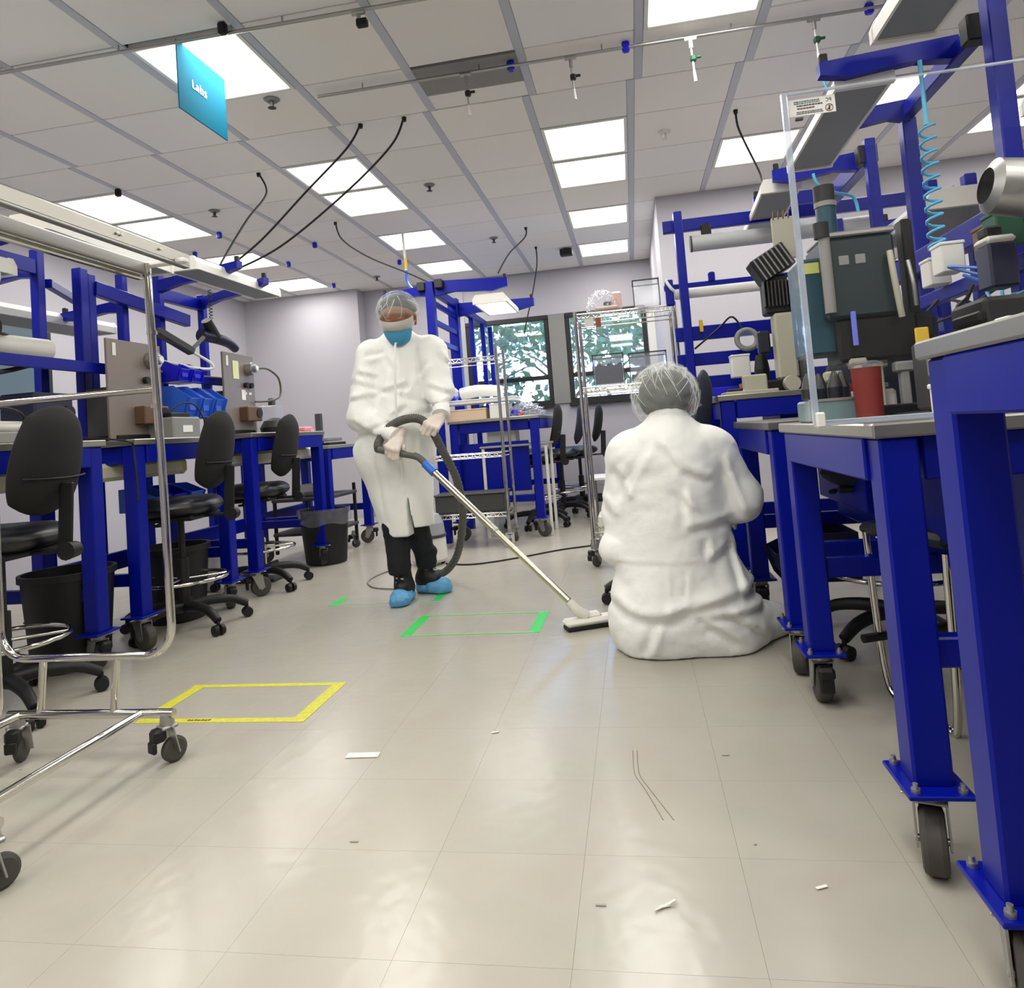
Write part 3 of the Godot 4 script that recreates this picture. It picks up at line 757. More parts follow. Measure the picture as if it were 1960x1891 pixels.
	obj("tube_bracket", bx(V(0.53, 2.02, -4.36), V(0.06, 0.12, 0.05), 0.006), M.dark_metal, f); obj("stub", bx(V(0.29, 1.70, -4.44), V(0.05, 0.16, 0.05), 0.005), M.blue, f); obj("knob", bx(V(0.55, 1.775, -4.45), V(0.04, 0.06, 0.04), 0.008), M.blue, f)
	var tl := thing("tube_lamp", "long grey tube lamp hanging under the frame's top crossbar", "tube lamp")
	obj("reflector", MB.new().cyl(V(0.44, 1.965, -4.34), V(1.5, 1.965, -4.34), 0.048, -1, 16), M.louvre_pale, tl)
	obj("end_cap", MB.new().cyl(V(0.43, 1.965, -4.34), V(0.44, 1.965, -4.34), 0.05, -1, 16), M.grey_dark, tl)
	tl = thing("tube_lamp", "white tube lamp under the frame's thin second crossbar", "tube lamp")
	obj("reflector", MB.new().cyl(V(0.32, 1.685, -4.43), V(1.5, 1.685, -4.43), 0.032, -1, 14), M.white, tl)
	obj("cord", MB.new().tube(curve([V(0.27, 1.78, -4.42), V(0.3, 1.72, -4.4), V(0.34, 1.69, -4.43)]), 0.01, 7), M.white, tl)

# ---------------------------------------------------------------- chairs
func make_chair() -> Node3D:
	var o := thing("task_chair", "", "chair")
	var seat := MB.new()
	seat.t = Transform3D(Basis(Vector3.RIGHT, PI / 2), V(0, 0.66, 0.02))
	seat.pad(0.48, 0.46, 0.10, 0.0)
	obj("seat", seat, M.vinyl, o)
	obj("seat_pan", bx(V(0, 0.605, 0.0), V(0.34, 0.03, 0.3), 0.012), M.black, o)
	var bk := MB.new()
	bk.t = Transform3D(Basis(Vector3.RIGHT, -0.2), V(0, 0.945, -0.25))
	bk.pad(0.40, 0.43, 0.07, 1.1, 0.16)
	obj("backrest", bk, M.fabric, o)
	var seam := MB.new()
	var sp := []
	for i in 13:
		var x := -0.17 + 0.34 * i / 12.0
		sp.append(V(x, -0.06, -0.034 + 1.1 * x * x))
	seam.t = bk.t
	seam.tube(sp, 0.004, 6)
	obj("seam", seam, M.black, o)
	obj("back_bar", MB.new().bar(V(0, 0.60, -0.12), V(0, 0.60, -0.27), 0.06, 0.014).bar(V(0, 0.595, -0.268), V(0, 0.86, -0.285), 0.055, 0.014), M.black, o)
	obj("adjuster_knob", MB.new().cyl(V(0.03, 0.6, -0.29), V(-0.03, 0.6, -0.29), 0.036, 0.03, 12), M.black, o)
	obj("column", MB.new().cyl(V(0, 0.12, 0), V(0, 0.38, 0), 0.03, -1, 14).cyl(V(0, 0.38, 0), V(0, 0.6, 0), 0.018, -1, 12), M.black, o)
	obj("lever", MB.new().tube([V(0.08, 0.6, 0), V(0.2, 0.585, 0.02)], 0.006, 6).box(V(0.2, 0.58, 0.02), V(0.03, 0.015, 0.05), 0.005), M.black, o)
	var fr := MB.new()
	fr.ring(V(0, 0.27, 0), 0.225, 0.010, Vector3.UP, 30)
	for i in 3: fr.cyl(V(0, 0.27, 0), V(cos(TAU * i / 3) * 0.22, 0.27, sin(TAU * i / 3) * 0.22), 0.007, -1, 8)
	obj("foot_ring", fr, M.chrome, o)
	for i in 5:
		var a := TAU * i / 5 + 0.3
		var d := V(cos(a), 0, sin(a))
		obj("base_arm", MB.new().tube(curve([V(0, 0.12, 0) + d * 0.02, V(0, 0.13, 0) + d * 0.12, V(0, 0.115, 0) + d * 0.24, V(0, 0.075, 0) + d * 0.32], 4), 0.03, 8, 0.02), M.black, o)
		var c := MB.new()
		var side := d.cross(Vector3.UP)
		for s in [-1.0, 1.0]: c.cyl(d * 0.32 + V(0, 0.028, 0) + side * s * 0.008, d * 0.32 + V(0, 0.028, 0) + side * s * 0.028, 0.028, 0.026, 14)
		c.cyl(d * 0.32 + V(0, 0.028, 0), d * 0.32 + V(0, 0.075, 0), 0.009, -1, 8)
		obj("wheel", c, M.black, o)
	return o

func seating() -> void:
	var src := make_chair()
	var first := true
	for s in [[-2.46, -2.38, -84, "grey backed task chair nearest on the left, partly behind the chrome cart"], [-2.46, -3.49, -82, "task chair at the second left bench, right behind the cart's right post"], [-2.56, -4.46, -82, "task chair at the third left bench, left of the standing person"], [-0.96, -6.75, -85, "task chair with the tallest backrest at the centre bench's right end"], [-0.78, -7.35, -85, "bluish backed task chair between the two others by the back window wall"], [-0.62, -7.9, -85, "farthest task chair, small behind the tall chrome rack's front post"], [0.11, -3.70, -92, "task chair with a slate blue backrest just beyond the kneeling person"], [0.95, -2.95, 160, "task chair whose black base shows under the right benches"]]:
		var o: Node3D = src
		if not first:
			o = src.duplicate()
			number(o, "task_chair")
			add_child(o)
		first = false
		o.position = V(s[0], 0, s[1]); o.rotation.y = deg_to_rad(s[2])
		o.set_meta("label", s[3])
		o.set_meta("group", "task chairs at the benches")
		if s[3].begins_with("bluish") or s[3].contains("slate blue"): (o.get_node("backrest") as MeshInstance3D).material_override = M.fabric_blue
		if s[3].begins_with("task chair whose"):
			for k in ["seat", "backrest"]: (o.get_node(k) as MeshInstance3D).material_override = M.fabric_blue
	var st := thing("stool_frame", "bent chrome stool frame with a black bar under the right benches", "stool", V(0.92, 0, -2.35), 20)
	for s in [-1.0, 1.0]: obj("side_tube", MB.new().tube(curve([V(s * 0.2, 0.52, -0.12), V(s * 0.2, 0.12, -0.1), V(s * 0.2, 0.02, -0.04), V(s * 0.2, 0.015, 0.12), V(s * 0.2, 0.05, 0.18), V(s * 0.2, 0.5, 0.2)]), 0.011, 8), M.chrome, st)
	obj("crossbar", MB.new().cyl(V(-0.26, 0.2, -0.1), V(0.26, 0.2, -0.1), 0.014, -1, 8), M.black, st)
	obj("seat", bx(V(0, 0.53, 0.03), V(0.42, 0.04, 0.36), 0.015), M.vinyl, st)

# ---------------------------------------------------------------- chrome cart and wire racks
func small_caster(o: Node, at: Vector3, turn: float) -> void:
	var c := thing_part("caster", o, at, turn)
	var f := MB.new()
	f.cyl(V(0, 0.15, 0), V(0, 0.115, 0), 0.018, 0.022, 12).box(V(0, 0.112, 0), V(0.045, 0.012, 0.05), 0.004)
	for s in [-1.0, 1.0]: f.bar(V(s * 0.019, 0.115, 0.0), V(s * 0.019, 0.035, 0.018), 0.004, 0.035, 0.001)
	obj("fork", f, M.zinc, c)
	var w := MB.new()
	w.t = Transform3D(Basis(Vector3.BACK, PI / 2), V(0, 0.038, 0.018))
	w.lathe([Vector2(0, -0.013), Vector2(0.03, -0.013), Vector2(0.038, -0.007), Vector2(0.038, 0.007), Vector2(0.03, 0.013), Vector2(0, 0.013)], 22)
	obj("wheel", w, M.rubber, c)
	obj("brake_pedal", MB.new().box(V(0, 0.095, -0.03), V(0.04, 0.04, 0.04), 0.008).box(V(0, 0.065, -0.048), V(0.034, 0.035, 0.014), 0.004), M.black, c)

func carts() -> void:
	var o := thing("chrome_cart", "tall chrome tube cart on casters with sliding top rails, at the left edge", "cart")
	var zf := -1.97; var zn := -1.37
	var xl := -2.045; var xr := -1.44
	var y0 := 0.325; var y1 := 1.535
	for z in [zf, zn]:
		var p := [V(xr - 0.02, y1, z), V(xr, y0 + 0.5, z), V(xr + 0.002, y0 + 0.1, z)]
		for k in 7:
			var a := PI / 2 * k / 6
			p.append(V(xr - 0.09 + cos(a) * 0.092, y0 + 0.09 - sin(a) * 0.09, z))
		for k in 7:
			var a := PI / 2 * k / 6
			p.append(V(xl + 0.09 - sin(a) * 0.09, y0 + 0.09 - cos(a) * 0.09, z))
		p.append_array([V(xl, y0 + 0.5, z), V(xl + 0.01, y1, z)])
		obj("hoop", MB.new().tube(p, 0.0125, 12), M.chrome, o)
		for y in [1.08, 1.31]: obj("sleeve", MB.new().cyl(V(xr - 0.012, y, z), V(xr - 0.012, y + 0.012, z), 0.0155, -1, 12), M.chrome, o)
		obj("crossbar", MB.new().cyl(V(xl, 1.14, z), V(xr - 0.01, 1.14, z), 0.011, -1, 10), M.chrome, o)
		for x in [-1.89, -1.63]: obj("strut", MB.new().cyl(V(x, y0, z), V(x - 0.02, 0.15, z), 0.0115, -1, 10), M.chrome, o)
		obj("base_bar", MB.new().cyl(V(xl + 0.02, 0.15, z), V(xr - 0.005, 0.15, z), 0.014, -1, 12), M.chrome, o)
		if z == zn: obj("top_bar", bx(V((xl + xr) / 2, y1 - 0.012, z), V(xr - xl + 0.02, 0.02, 0.03), 0.003), M.chrome, o)
		for x in [xl + 0.05, xr - 0.03]:
			small_caster(o, V(x, 0, z), 155 if x > -1.7 else 200)
	for x in [xl + 0.06, -1.555]: obj("base_rail", MB.new().cyl(V(x, 0.15, zf), V(x, 0.15, zn), 0.0125, -1, 12), M.chrome, o)
	obj("side_rail", bx(V(xr - 0.03, y1 - 0.012, (zf + zn) / 2 + 0.15), V(0.024, 0.036, zn - zf + 0.35), 0.004), M.zinc, o)
	obj("side_rail", bx(V(xr - 0.06, y1 - 0.03, (zf + zn) / 2 + 0.15), V(0.022, 0.024, zn - zf + 0.35), 0.004), M.chrome, o)
	obj("side_rail", bx(V(xl + 0.02, y1 + 0.028, (zf + zn) / 2), V(0.03, 0.034, zn - zf + 0.05), 0.004), M.zinc, o)
	obj("slide_rail", bx(V(-1.37, y1 + 0.016, -1.5), V(0.02, 0.042, 1.1), 0.004), M.steel, o)
	obj("slide_rail", bx(V(-1.37, y1 - 0.006, -1.5), V(0.024, 0.008, 1.09), 0.002), M.zinc, o)
	obj("rail_tie", bx(V(-1.41, y1 + 0.0, -1.985), V(0.16, 0.014, 0.03), 0.003), M.white, o)
	for z in [-1.72, -1.735, -1.90]: obj("rivet", MB.new().cyl(V(-1.358, y1 + 0.018, z), V(-1.353, y1 + 0.018, z), 0.004, -1, 8), M.white, o)
	# low wire rack before the centre bench, tall wire rack on the right of it
	wire_rack("chrome wire rack cart in front of the centre bench", V(-1.80, 0, -5.95), V(-1.05, 0, -5.62), 1.63, [0.28, 0.76, 1.55])
	var tall := wire_rack("tall chrome wire rack with clear boxes, left of the kneeling person", V(-0.32, 0, -5.1), V(0.325, 0, -4.66), 1.68, [0.22, 1.17, 1.66])
	tall.name = "wire_rack_001"

func wire_rack(label: String, a: Vector3, b: Vector3, h: float, ys: Array) -> Node3D:
	var o := thing("wire_rack", label, "wire rack")
	for x in [a.x, b.x]:
		for z in [a.z, b.z]:
			obj("post", MB.new().cyl(V(x, 0.13, z), V(x, h, z), 0.0135, -1, 10), M.chrome, o)
			small_caster(o, V(x, -0.0, z), rng.randf_range(0, 360))
	for y in ys:
		var s := thing_part("wire_shelf", o, V(0, y, 0))
		var e := MB.new()
		for yy in [0.0, -0.03]:
			for z in [a.z, b.z]: e.cyl(V(a.x, yy, z), V(b.x, yy, z), 0.0055, -1, 6)
			for x in [a.x, b.x]: e.cyl(V(x, yy, a.z), V(x, yy, b.z), 0.004, -1, 6)
		var zig := []
		for i in 25: zig.append(V(lerpf(a.x, b.x, i / 24.0), -0.03 if i % 2 else 0.0, b.z))
		e.tube(zig, 0.0045, 5)
		obj("edge", e, M.chrome, s)
		var w := MB.new()
		for i in 22:
			var x := lerpf(a.x, b.x, (i + 0.5) / 22.0)
			w.cyl(V(x, 0, a.z), V(x, 0, b.z), 0.0022, -1, 5)
		tag(obj("wires", w, M.chrome, s), "", "", "", "stuff")
	return o

# ---------------------------------------------------------------- people: smooth unions of tapered capsules, meshed as surface nets
# a bone is [a, b, radius at a, radius at b, squash]; squash scales space about a
func skin_over(bones: Array, cell: float, k: float, at: Vector3, mb: MB, opts := {}) -> MB:
	var lo := Vector3.ONE * 1e9
	var hi := -lo
	for b in bones:
		var r: float = maxf(b[2], b[3]) + k * 0.5 + opts.get("amp", 0.0)
		lo = lo.min(b[0] - Vector3.ONE * r).min(b[1] - Vector3.ONE * r)
		hi = hi.max(b[0] + Vector3.ONE * r).max(b[1] + Vector3.ONE * r)
	lo -= Vector3.ONE * cell * 2; hi += Vector3.ONE * cell * 2
	var B := 6
	var nb := Vector3i(((hi - lo) / (cell * B)).ceil())
	var n := nb * B
	var nx := n.x + 1; var ny := n.y + 1; var nz := n.z + 1
	var f := PackedFloat32Array()
	f.resize(nx * ny * nz); f.fill(cell)
	var reach: float = cell * B * 0.9 + k * 0.5 + opts.get("amp", 0.0)
	var act := []
	var nz1: FastNoiseLite = opts.get("noise")
	var amp: float = opts.get("amp", 0.0)
	var st: Vector3 = opts.get("stretch", Vector3.ONE)
	var cuts: Array = opts.get("cuts", [])
	var folds: Array = opts.get("folds", [])
	var creases: Array = opts.get("creases", [])
	var zmid: float = opts.get("zmid", 0.0)
	for bz in nb.z:
		for by in nb.y:
			for bxx in nb.x:
				var c := lo + (Vector3(bxx, by, bz) * B + Vector3.ONE * B * 0.5) * cell
				var use := []
				var dm := 1e9
				for b in bones:
					var d := bone_dist(c, b)
					dm = minf(dm, d)
					if d < reach + k: use.append(b)
				if dm > reach: continue
				if dm < -reach and cuts.is_empty():
					for z in B:
						for y in B:
							for x in B: f[((bz * B + z) * ny + by * B + y) * nx + bxx * B + x] = -cell
					continue
				act.append(Vector3i(bxx, by, bz) * B)
				for z in B:
					for y in B:
						var row := ((bz * B + z) * ny + by * B + y) * nx + bxx * B
						for x in B:
							var p := lo + Vector3(bxx * B + x, by * B + y, bz * B + z) * cell
							var d := bone_dist(p, use[0])
							for i in range(1, use.size()):
								var e := bone_dist(p, use[i])
								var h: float = maxf(k - absf(d - e), 0.0) / k
								d = minf(d, e) - h * h * k * 0.25
							if absf(d) < cell * 4.0 + amp * 2.0:
								if nz1: d += amp * nz1.get_noise_3dv(p * st)
								for q in folds:
									var u: float = (p.y - q[0] - q[3] * (p.x - q[4])) / q[2]
									if absf(u) < 3.0: d += q[1] * (1.0 - 1.6 * u) * exp(-u * u)
								if p.z > zmid:
									for q in creases:
										var ux: float = q[2] - q[0]
										var uy: float = q[3] - q[1]
										var ln := sqrt(ux * ux + uy * uy)
										var tt: float = ((p.x - q[0]) * ux + (p.y - q[1]) * uy) / (ln * ln)
										if tt < -0.15 or tt > 1.15: continue
										var sw: float = ((p.x - q[0]) * uy - (p.y - q[1]) * ux) / (ln * q[5])
										if absf(sw) < 2.5: d += q[4] * sw * exp(-sw * sw) * smoothstep(-0.15, 0.2, tt) * smoothstep(1.15, 0.8, tt)
							for q in cuts: d = maxf(d, q.call(p))
							f[row + x] = d
	var ids := {}
	var vs := PackedVector3Array()
	var st3 := [0, 1, nx, nx + 1, nx * ny, nx * ny + 1, nx * ny + nx, nx * ny + nx + 1]
	var edges := [[0, 1], [2, 3], [4, 5], [6, 7], [0, 2], [1, 3], [4, 6], [5, 7], [0, 4], [1, 5], [2, 6], [3, 7]]
	var cor := []
	for i in 8: cor.append(Vector3(i & 1, (i >> 1) & 1, i >> 2))
	for a in act:
		for z in B:
			for y in B:
				for x in B:
					var base: int = ((a.z + z) * ny + a.y + y) * nx + a.x + x
					var inside := 0
					for s in st3:
						if f[base + s] < 0.0: inside += 1
					if inside == 0 or inside == 8: continue
					var sum := Vector3.ZERO
					var cnt := 0
					for e in edges:
						var d0 := f[base + st3[e[0]]]
						var d1 := f[base + st3[e[1]]]
						if (d0 < 0.0) != (d1 < 0.0):
							sum += (cor[e[0]] as Vector3).lerp(cor[e[1]], d0 / (d0 - d1)); cnt += 1
					ids[base] = vs.size()
					vs.append(lo + (Vector3(a.x + x, a.y + y, a.z + z) + sum / cnt) * cell - at)
	var tris := PackedInt32Array()
	var dirs := [[1, nx, nx * ny], [nx, nx * ny, 1], [nx * ny, 1, nx]]
	for a in ids.keys():
		var neg := f[a] < 0.0
		for d in dirs:
			if (f[a + d[0]] < 0.0) == neg: continue
			var q := [a, a - d[1], a - d[1] - d[2], a - d[2]]
			var ok := true
			for e in q:
				if not ids.has(e): ok = false
			if not ok: continue
			var w := q.map(func(e): return ids[e])
			if neg: tris.append_array([w[0], w[2], w[1], w[0], w[3], w[2]])
			else: tris.append_array([w[0], w[1], w[2], w[0], w[2], w[3]])
	var nn := PackedVector3Array()
	nn.resize(vs.size())
	for i in range(0, tris.size(), 3):
		var g := (vs[tris[i + 2]] - vs[tris[i]]).cross(vs[tris[i + 1]] - vs[tris[i]])
		for j in 3: nn[tris[i + j]] += g
	for i in nn.size(): nn[i] = nn[i].normalized()
	for i in tris: mb.v.append(vs[i]); mb.n.append(nn[i])
	return mb

func bone_dist(p: Vector3, b: Array) -> float:
	var q: Vector3 = p - b[0]
	var e: Vector3 = b[1] - b[0]
	if b.size() > 4:
		q /= b[4]; e /= b[4]
	var h := clampf(q.dot(e) / maxf(e.length_squared(), 1e-9), 0.0, 1.0)
	return (q - e * h).length() - lerpf(b[2], b[3], h)

func hand_bones(x: Transform3D, curls: Array, s := 1.0) -> Array:   # wrist at the origin, fingers along y, palm facing z, thumb on the x side
	var out := []
	var at := func(a: Vector3) -> Vector3: return x * (a * s)
	out.append([at.call(V(0, -0.05, 0)), at.call(V(0, 0.01, 0)), 0.026, 0.026])
	var lens := [[0.043, 0.026, 0.021], [0.047, 0.03, 0.023], [0.043, 0.027, 0.022], [0.034, 0.021, 0.018]]
	for i in 4:
		var fx := 0.031 - i * 0.0205
		var base := V(fx, [0.088, 0.092, 0.087, 0.078][i], -0.002)
		out.append([at.call(V(fx * 0.6, 0.012, 0)), at.call(base), 0.0155, 0.0125])
		var ang := 0.0
		var p := base
		for j in 3:
			ang += curls[j] * (1.0 + 0.06 * i)
			var q: Vector3 = p + V(fx * 0.08, cos(ang), sin(ang)).normalized() * lens[i][j]
			out.append([at.call(p), at.call(q), 0.0105 - j * 0.0012, 0.0098 - j * 0.0012])
			p = q
	out.append([at.call(V(0.018, 0.015, 0.004)), at.call(V(0.042, 0.045, 0.018)), 0.016, 0.0125])
	out.append([at.call(V(0.042, 0.045, 0.018)), at.call(V(0.046, 0.072, 0.036)), 0.0118, 0.011])
	out.append([at.call(V(0.046, 0.072, 0.036)), at.call(V(0.036, 0.092, 0.05)), 0.0108, 0.009])
	return out

func head_bones(h: Transform3D) -> Array:
	var b := [[V(0, 0.03, -0.018), V(0, 0.03, 0.012), 0.096, 0.092], [V(0, -0.02, 0.02), V(0, -0.088, 0.055), 0.072, 0.04], [V(-0.03, -0.03, 0.05), V(0.03, -0.03, 0.05), 0.045, 0.045],
		[V(0, 0.005, 0.1), V(0, -0.03, 0.116), 0.009, 0.014], [V(-0.014, -0.034, 0.104), V(0.014, -0.034, 0.104), 0.01, 0.01], [V(-0.036, 0.028, 0.09), V(0.036, 0.028, 0.09), 0.014, 0.014],
		[V(-0.022, -0.065, 0.09), V(0.022, -0.065, 0.09), 0.008, 0.008], [V(-0.02, -0.075, 0.088), V(0.02, -0.075, 0.088), 0.009, 0.009],
		[V(-0.094, 0.01, -0.01), V(-0.092, -0.035, 0.0), 0.014, 0.01], [V(0.094, 0.01, -0.01), V(0.092, -0.035, 0.0), 0.014, 0.01], [V(0, -0.05, -0.03), V(0, -0.14, -0.05), 0.06, 0.06]]
	return b.map(func(e): return [h * (e[0] as Vector3), h * (e[1] as Vector3), e[2], e[3]])

func dome(h: Transform3D, c: Vector3, r: Vector3, low: Callable, crumple: float, seed_: int) -> MB:   # a cap: rings from the crown down to low(angle)
	var f := FastNoiseLite.new(); f.seed = seed_; f.frequency = 9.0; f.fractal_type = FastNoiseLite.FRACTAL_RIDGED; f.fractal_octaves = 3
	var g := []
	for j in 31:
		var row := []
		for i in 49:
			var a := TAU * i / 48.0
			var th: float = low.call(a) * j / 30.0
			var d := V(sin(th) * sin(a), cos(th), sin(th) * cos(a))
			var rr := 1.0 + crumple * f.get_noise_3dv(d * 0.32) + crumple * 0.5 * sin(a * 17.0 + f.get_noise_3dv(d * 0.1) * 6.0) * pow(float(j) / 30.0, 3.0)
			if j > 27: rr -= 0.05 * (j - 27)
			row.append(h * (c + d * r * rr))
		g.append(row)
	var mb := MB.new()
	mb.grid(g, Vector3.ZERO)
	return mb

func cap_folds(h: Transform3D, c: Vector3, r: Vector3, k: int, far: float, seed_: int) -> MB:   # gathered ridges of the cap's thin cloth
	var g := RandomNumberGenerator.new(); g.seed = seed_
	var mb := MB.new()
	for i in k:
		var a := g.randf() * TAU
		var t0 := g.randf_range(0.15, maxf(0.9, far - 0.9))
		var da := g.randf_range(-0.9, 0.9)
		var len := g.randf_range(0.5, 1.1)
		var pts := []
		for j in 9:
			var th: float = minf(t0 + len * j / 8.0, far - 0.5 * maxf(cos(a), 0.0))
			var aa := a + da * j / 8.0
			pts.append(h * (c + V(sin(th) * sin(aa), cos(th), sin(th) * cos(aa)) * r * 1.0))
		mb.tube(pts, g.randf_range(0.0012, 0.0026), 5, 0.0006)
	return mb

func head_band(h: Transform3D, y0: float, y1: float, a1: float, rx: float, rz: float, zoff: float, lean: float, pleats := 0.0, taper := 0.0) -> MB:   # a band round the front of a head
	var mb := MB.new()
	for side in [0.0, 0.003]:
		var g := []
		for j in 11:
			var row := []
			for i in 25:
				var a := lerpf(-a1, a1, i / 24.0)
				var y := lerpf(y0, y1, j / 10.0)
				var bulge := sin(PI * j / 10.0) * 0.012 + pleats * (1.0 if j % 3 == 1 else 0.0)
				row.append(h * V(sin(a) * (rx + side) * (1.0 - taper * pow(1.0 - j / 10.0, 2.0)), y, cos(a) * (rz + side + bulge) + zoff + lean * (y - y0)))
			g.append(row)
		mb.grid(g, h.basis.z)
	return mb

func people() -> void:
	var crump := FastNoiseLite.new()
	crump.seed = 5; crump.frequency = 3.2; crump.fractal_type = FastNoiseLite.FRACTAL_RIDGED; crump.fractal_octaves = 3
	# --- standing, facing the viewer, head bent over the vacuum wand
	var at := V(-1.33, 0, -3.95)
	var p := thing("person", "person standing in a long white coat, hair cap and blue mask, pushing a vacuum wand", "person", at)
	var h := Transform3D(Basis(Vector3.UP, 0.1) * Basis(Vector3.RIGHT, 0.55), V(-1.275, 1.615, -3.86))
	var h1 := Transform3D(Basis(V(0.97, -0.235, 0), V(-0.141, -0.582, 0.8), V(-0.188, -0.776, -0.6)), V(-1.258, 0.937, -3.67))
	var h2 := Transform3D(Basis(V(-0.8, 0.6, 0), V(-0.36, -0.48, 0.8), V(-0.48, -0.64, -0.6)), V(-1.035, 1.03, -3.74))
	var neck := V(-1.30, 1.47, -3.95)
	var body := MB.new()
	var bb := [[V(-1.31, 1.40, -3.96), V(-1.345, 1.0, -3.95), 0.13, 0.14, V(1, 1, 0.75)], [V(-1.345, 1.0, -3.95), V(-1.37, 0.85, -3.95), 0.14, 0.15, V(1, 1, 0.75)], [V(-1.44, 1.43, -3.95), V(-1.16, 1.42, -3.95), 0.06, 0.06],
		[V(-1.46, 1.42, -3.94), V(-1.50, 1.08, -3.82), 0.05, 0.042], [V(-1.50, 1.08, -3.82), V(-1.27, 0.96, -3.69), 0.036, 0.022], [V(-1.14, 1.42, -3.95), V(-1.06, 1.18, -3.88), 0.05, 0.042], [V(-1.06, 1.18, -3.88), V(-1.03, 1.05, -3.75), 0.036, 0.022],
		[V(-1.42, 0.86, -3.95), V(-1.40, 0.50, -3.94), 0.085, 0.06], [V(-1.40, 0.50, -3.94), V(-1.385, 0.12, -3.93), 0.058, 0.03], [V(-1.385, 0.07, -3.95), V(-1.37, 0.04, -3.82), 0.04, 0.03], [V(-1.33, 0.86, -3.97), V(-1.30, 0.5, -4.0), 0.085, 0.06], [V(-1.30, 0.5, -4.0), V(-1.29, 0.12, -4.12), 0.055, 0.028], [V(-1.30, 0.06, -4.13), V(-1.2, 0.04, -4.1), 0.04, 0.03], [neck, h * V(0, -0.08, -0.03), 0.06, 0.058]]
	skin_over(bb, 0.018, 0.04, at, body)
	skin_over(head_bones(h), 0.0055, 0.02, at, body)
	var bo := obj("body", body, M.skin, p)
	for s in [-1.0, 1.0]:
		var ey := MB.new()
		ey.t = Transform3D(Basis.IDENTITY, h * V(s * 0.032, 0.006, 0.084) - at)
		ey.lathe([Vector2(0, -0.012), Vector2(0.0085, -0.0085), Vector2(0.012, 0), Vector2(0.0085, 0.0085), Vector2(0, 0.012)], 12)
		obj("eye", ey, M.white, bo)
	var hl := Transform3D(h.basis, h.origin - at)
	obj("hair", dome(hl, V(0, 0.035, -0.022), V(0.109, 0.108, 0.115), func(a): return 1.75 - 0.85 * maxf(cos(a), 0.0), 0.02, 3), M.hair, p)
	obj("hair_cap", dome(hl, V(0, 0.038, -0.02), V(0.121, 0.118, 0.13), func(a): return 1.95 - 0.6 * maxf(cos(a), 0.0), 0.06, 4), M.cap, p)
	obj("cap_fold", cap_folds(hl, V(0, 0.038, -0.02), V(0.121, 0.118, 0.13), 20, 1.9, 4), M.cap_fold, p)
	obj("face_mask", head_band(hl, -0.112, -0.022, 1.15, 0.088, 0.1, 0.018, 0.1, 0.002, 0.3), M.mask, p)
	var strap := MB.new()
	for s in [-1.0, 1.0]: strap.tube([hl * V(s * 0.08, -0.03, 0.055), hl * V(s * 0.1, -0.01, 0.0), hl * V(s * 0.098, 0.03, -0.02)], 0.002, 5)
	obj("mask_strap", strap, M.white, p)
	obj("eye_shield", head_band(hl, -0.022, 0.036, 1.25, 0.102, 0.112, 0.012, 0.0), M.visor, p)
	var front := []   # the front's folds, one end to the other, then depth and width
	for c in [[-1.359, 1.417, -1.305, 1.332], [-1.411, 1.203, -1.216, 1.243], [-1.214, 1.266, -1.238, 1.188], [-1.115, 1.337, -1.167, 1.273], [-1.523, 1.328, -1.416, 1.296], [-1.571, 1.17, -1.411, 1.191], [-1.542, 1.052, -1.381, 0.948], [-1.05, 1.41, -0.998, 1.326], [-1.123, 1.223, -0.987, 1.166], [-1.341, 1.335, -1.42, 1.066], [-1.185, 1.024, -1.222, 0.687], [-1.126, 1.019, -1.156, 0.773], [-1.359, 1.417, -1.481, 1.406], [-1.325, 1.058, -1.249, 1.12], [-1.43, 0.85, -1.42, 0.5]]: front.append(c + [0.02, 0.02])
	var coat := MB.new()
	var cb := [[V(-1.31, 1.42, -3.955), V(-1.345, 1.0, -3.935), 0.165, 0.225, V(1, 1, 0.78)], [V(-1.345, 1.0, -3.935), V(-1.376, 0.86, -3.93), 0.225, 0.24, V(1, 1, 0.75)], [V(-1.376, 0.86, -3.93), V(-1.318, 0.27, -3.95), 0.24, 0.135, V(1, 1, 0.66)],
		[V(-1.48, 1.44, -3.95), V(-1.12, 1.43, -3.95), 0.09, 0.09], [V(-1.48, 1.43, -3.93), V(-1.52, 1.07, -3.81), 0.095, 0.085], [V(-1.52, 1.07, -3.81), V(-1.31, 0.965, -3.69), 0.078, 0.05],
		[V(-1.12, 1.42, -3.94), V(-1.065, 1.18, -3.88), 0.095, 0.082], [V(-1.065, 1.18, -3.88), V(-1.035, 1.09, -3.785), 0.08, 0.052], [V(-1.30, 1.5, -3.93), V(-1.29, 1.535, -3.905), 0.078, 0.07]]
	var hem := func(q: Vector3) -> float: return 0.375 + 0.05 * smoothstep(-1.30, -1.27, q.x) - q.y
	var slit := func(q: Vector3) -> float: return -maxf(absf(q.x + 1.283 + (q.y - 0.5) * 0.04) - (0.66 - q.y) * 0.065, -4.02 - q.z) if q.y < 0.66 else -1.0
	var hole := func(q: Vector3) -> float: return 0.062 - (q - V(-1.285, 1.55, -3.88)).length()
	skin_over(cb, 0.0105, 0.028, at, coat, {"noise": crump, "amp": 0.010, "stretch": V(1.3, 0.8, 1.0), "zmid": -3.95, "creases": front, "cuts": [hem, slit, hole], "folds": [[1.02, 0.008, 0.02, 0.3, -1.34], [1.2, 0.006, 0.02, -0.35, -1.34]]})
	var co := obj("coat", coat, M.coat, p)
	obj("front_placket", MB.new().tube(curve([V(0.05, 1.47, 0.155), V(0.05, 1.3, 0.195), V(0.045, 1.1, 0.205), V(0.046, 0.9, 0.2), V(0.044, 0.7, 0.175)], 6), 0.006, 6), M.coat, co)
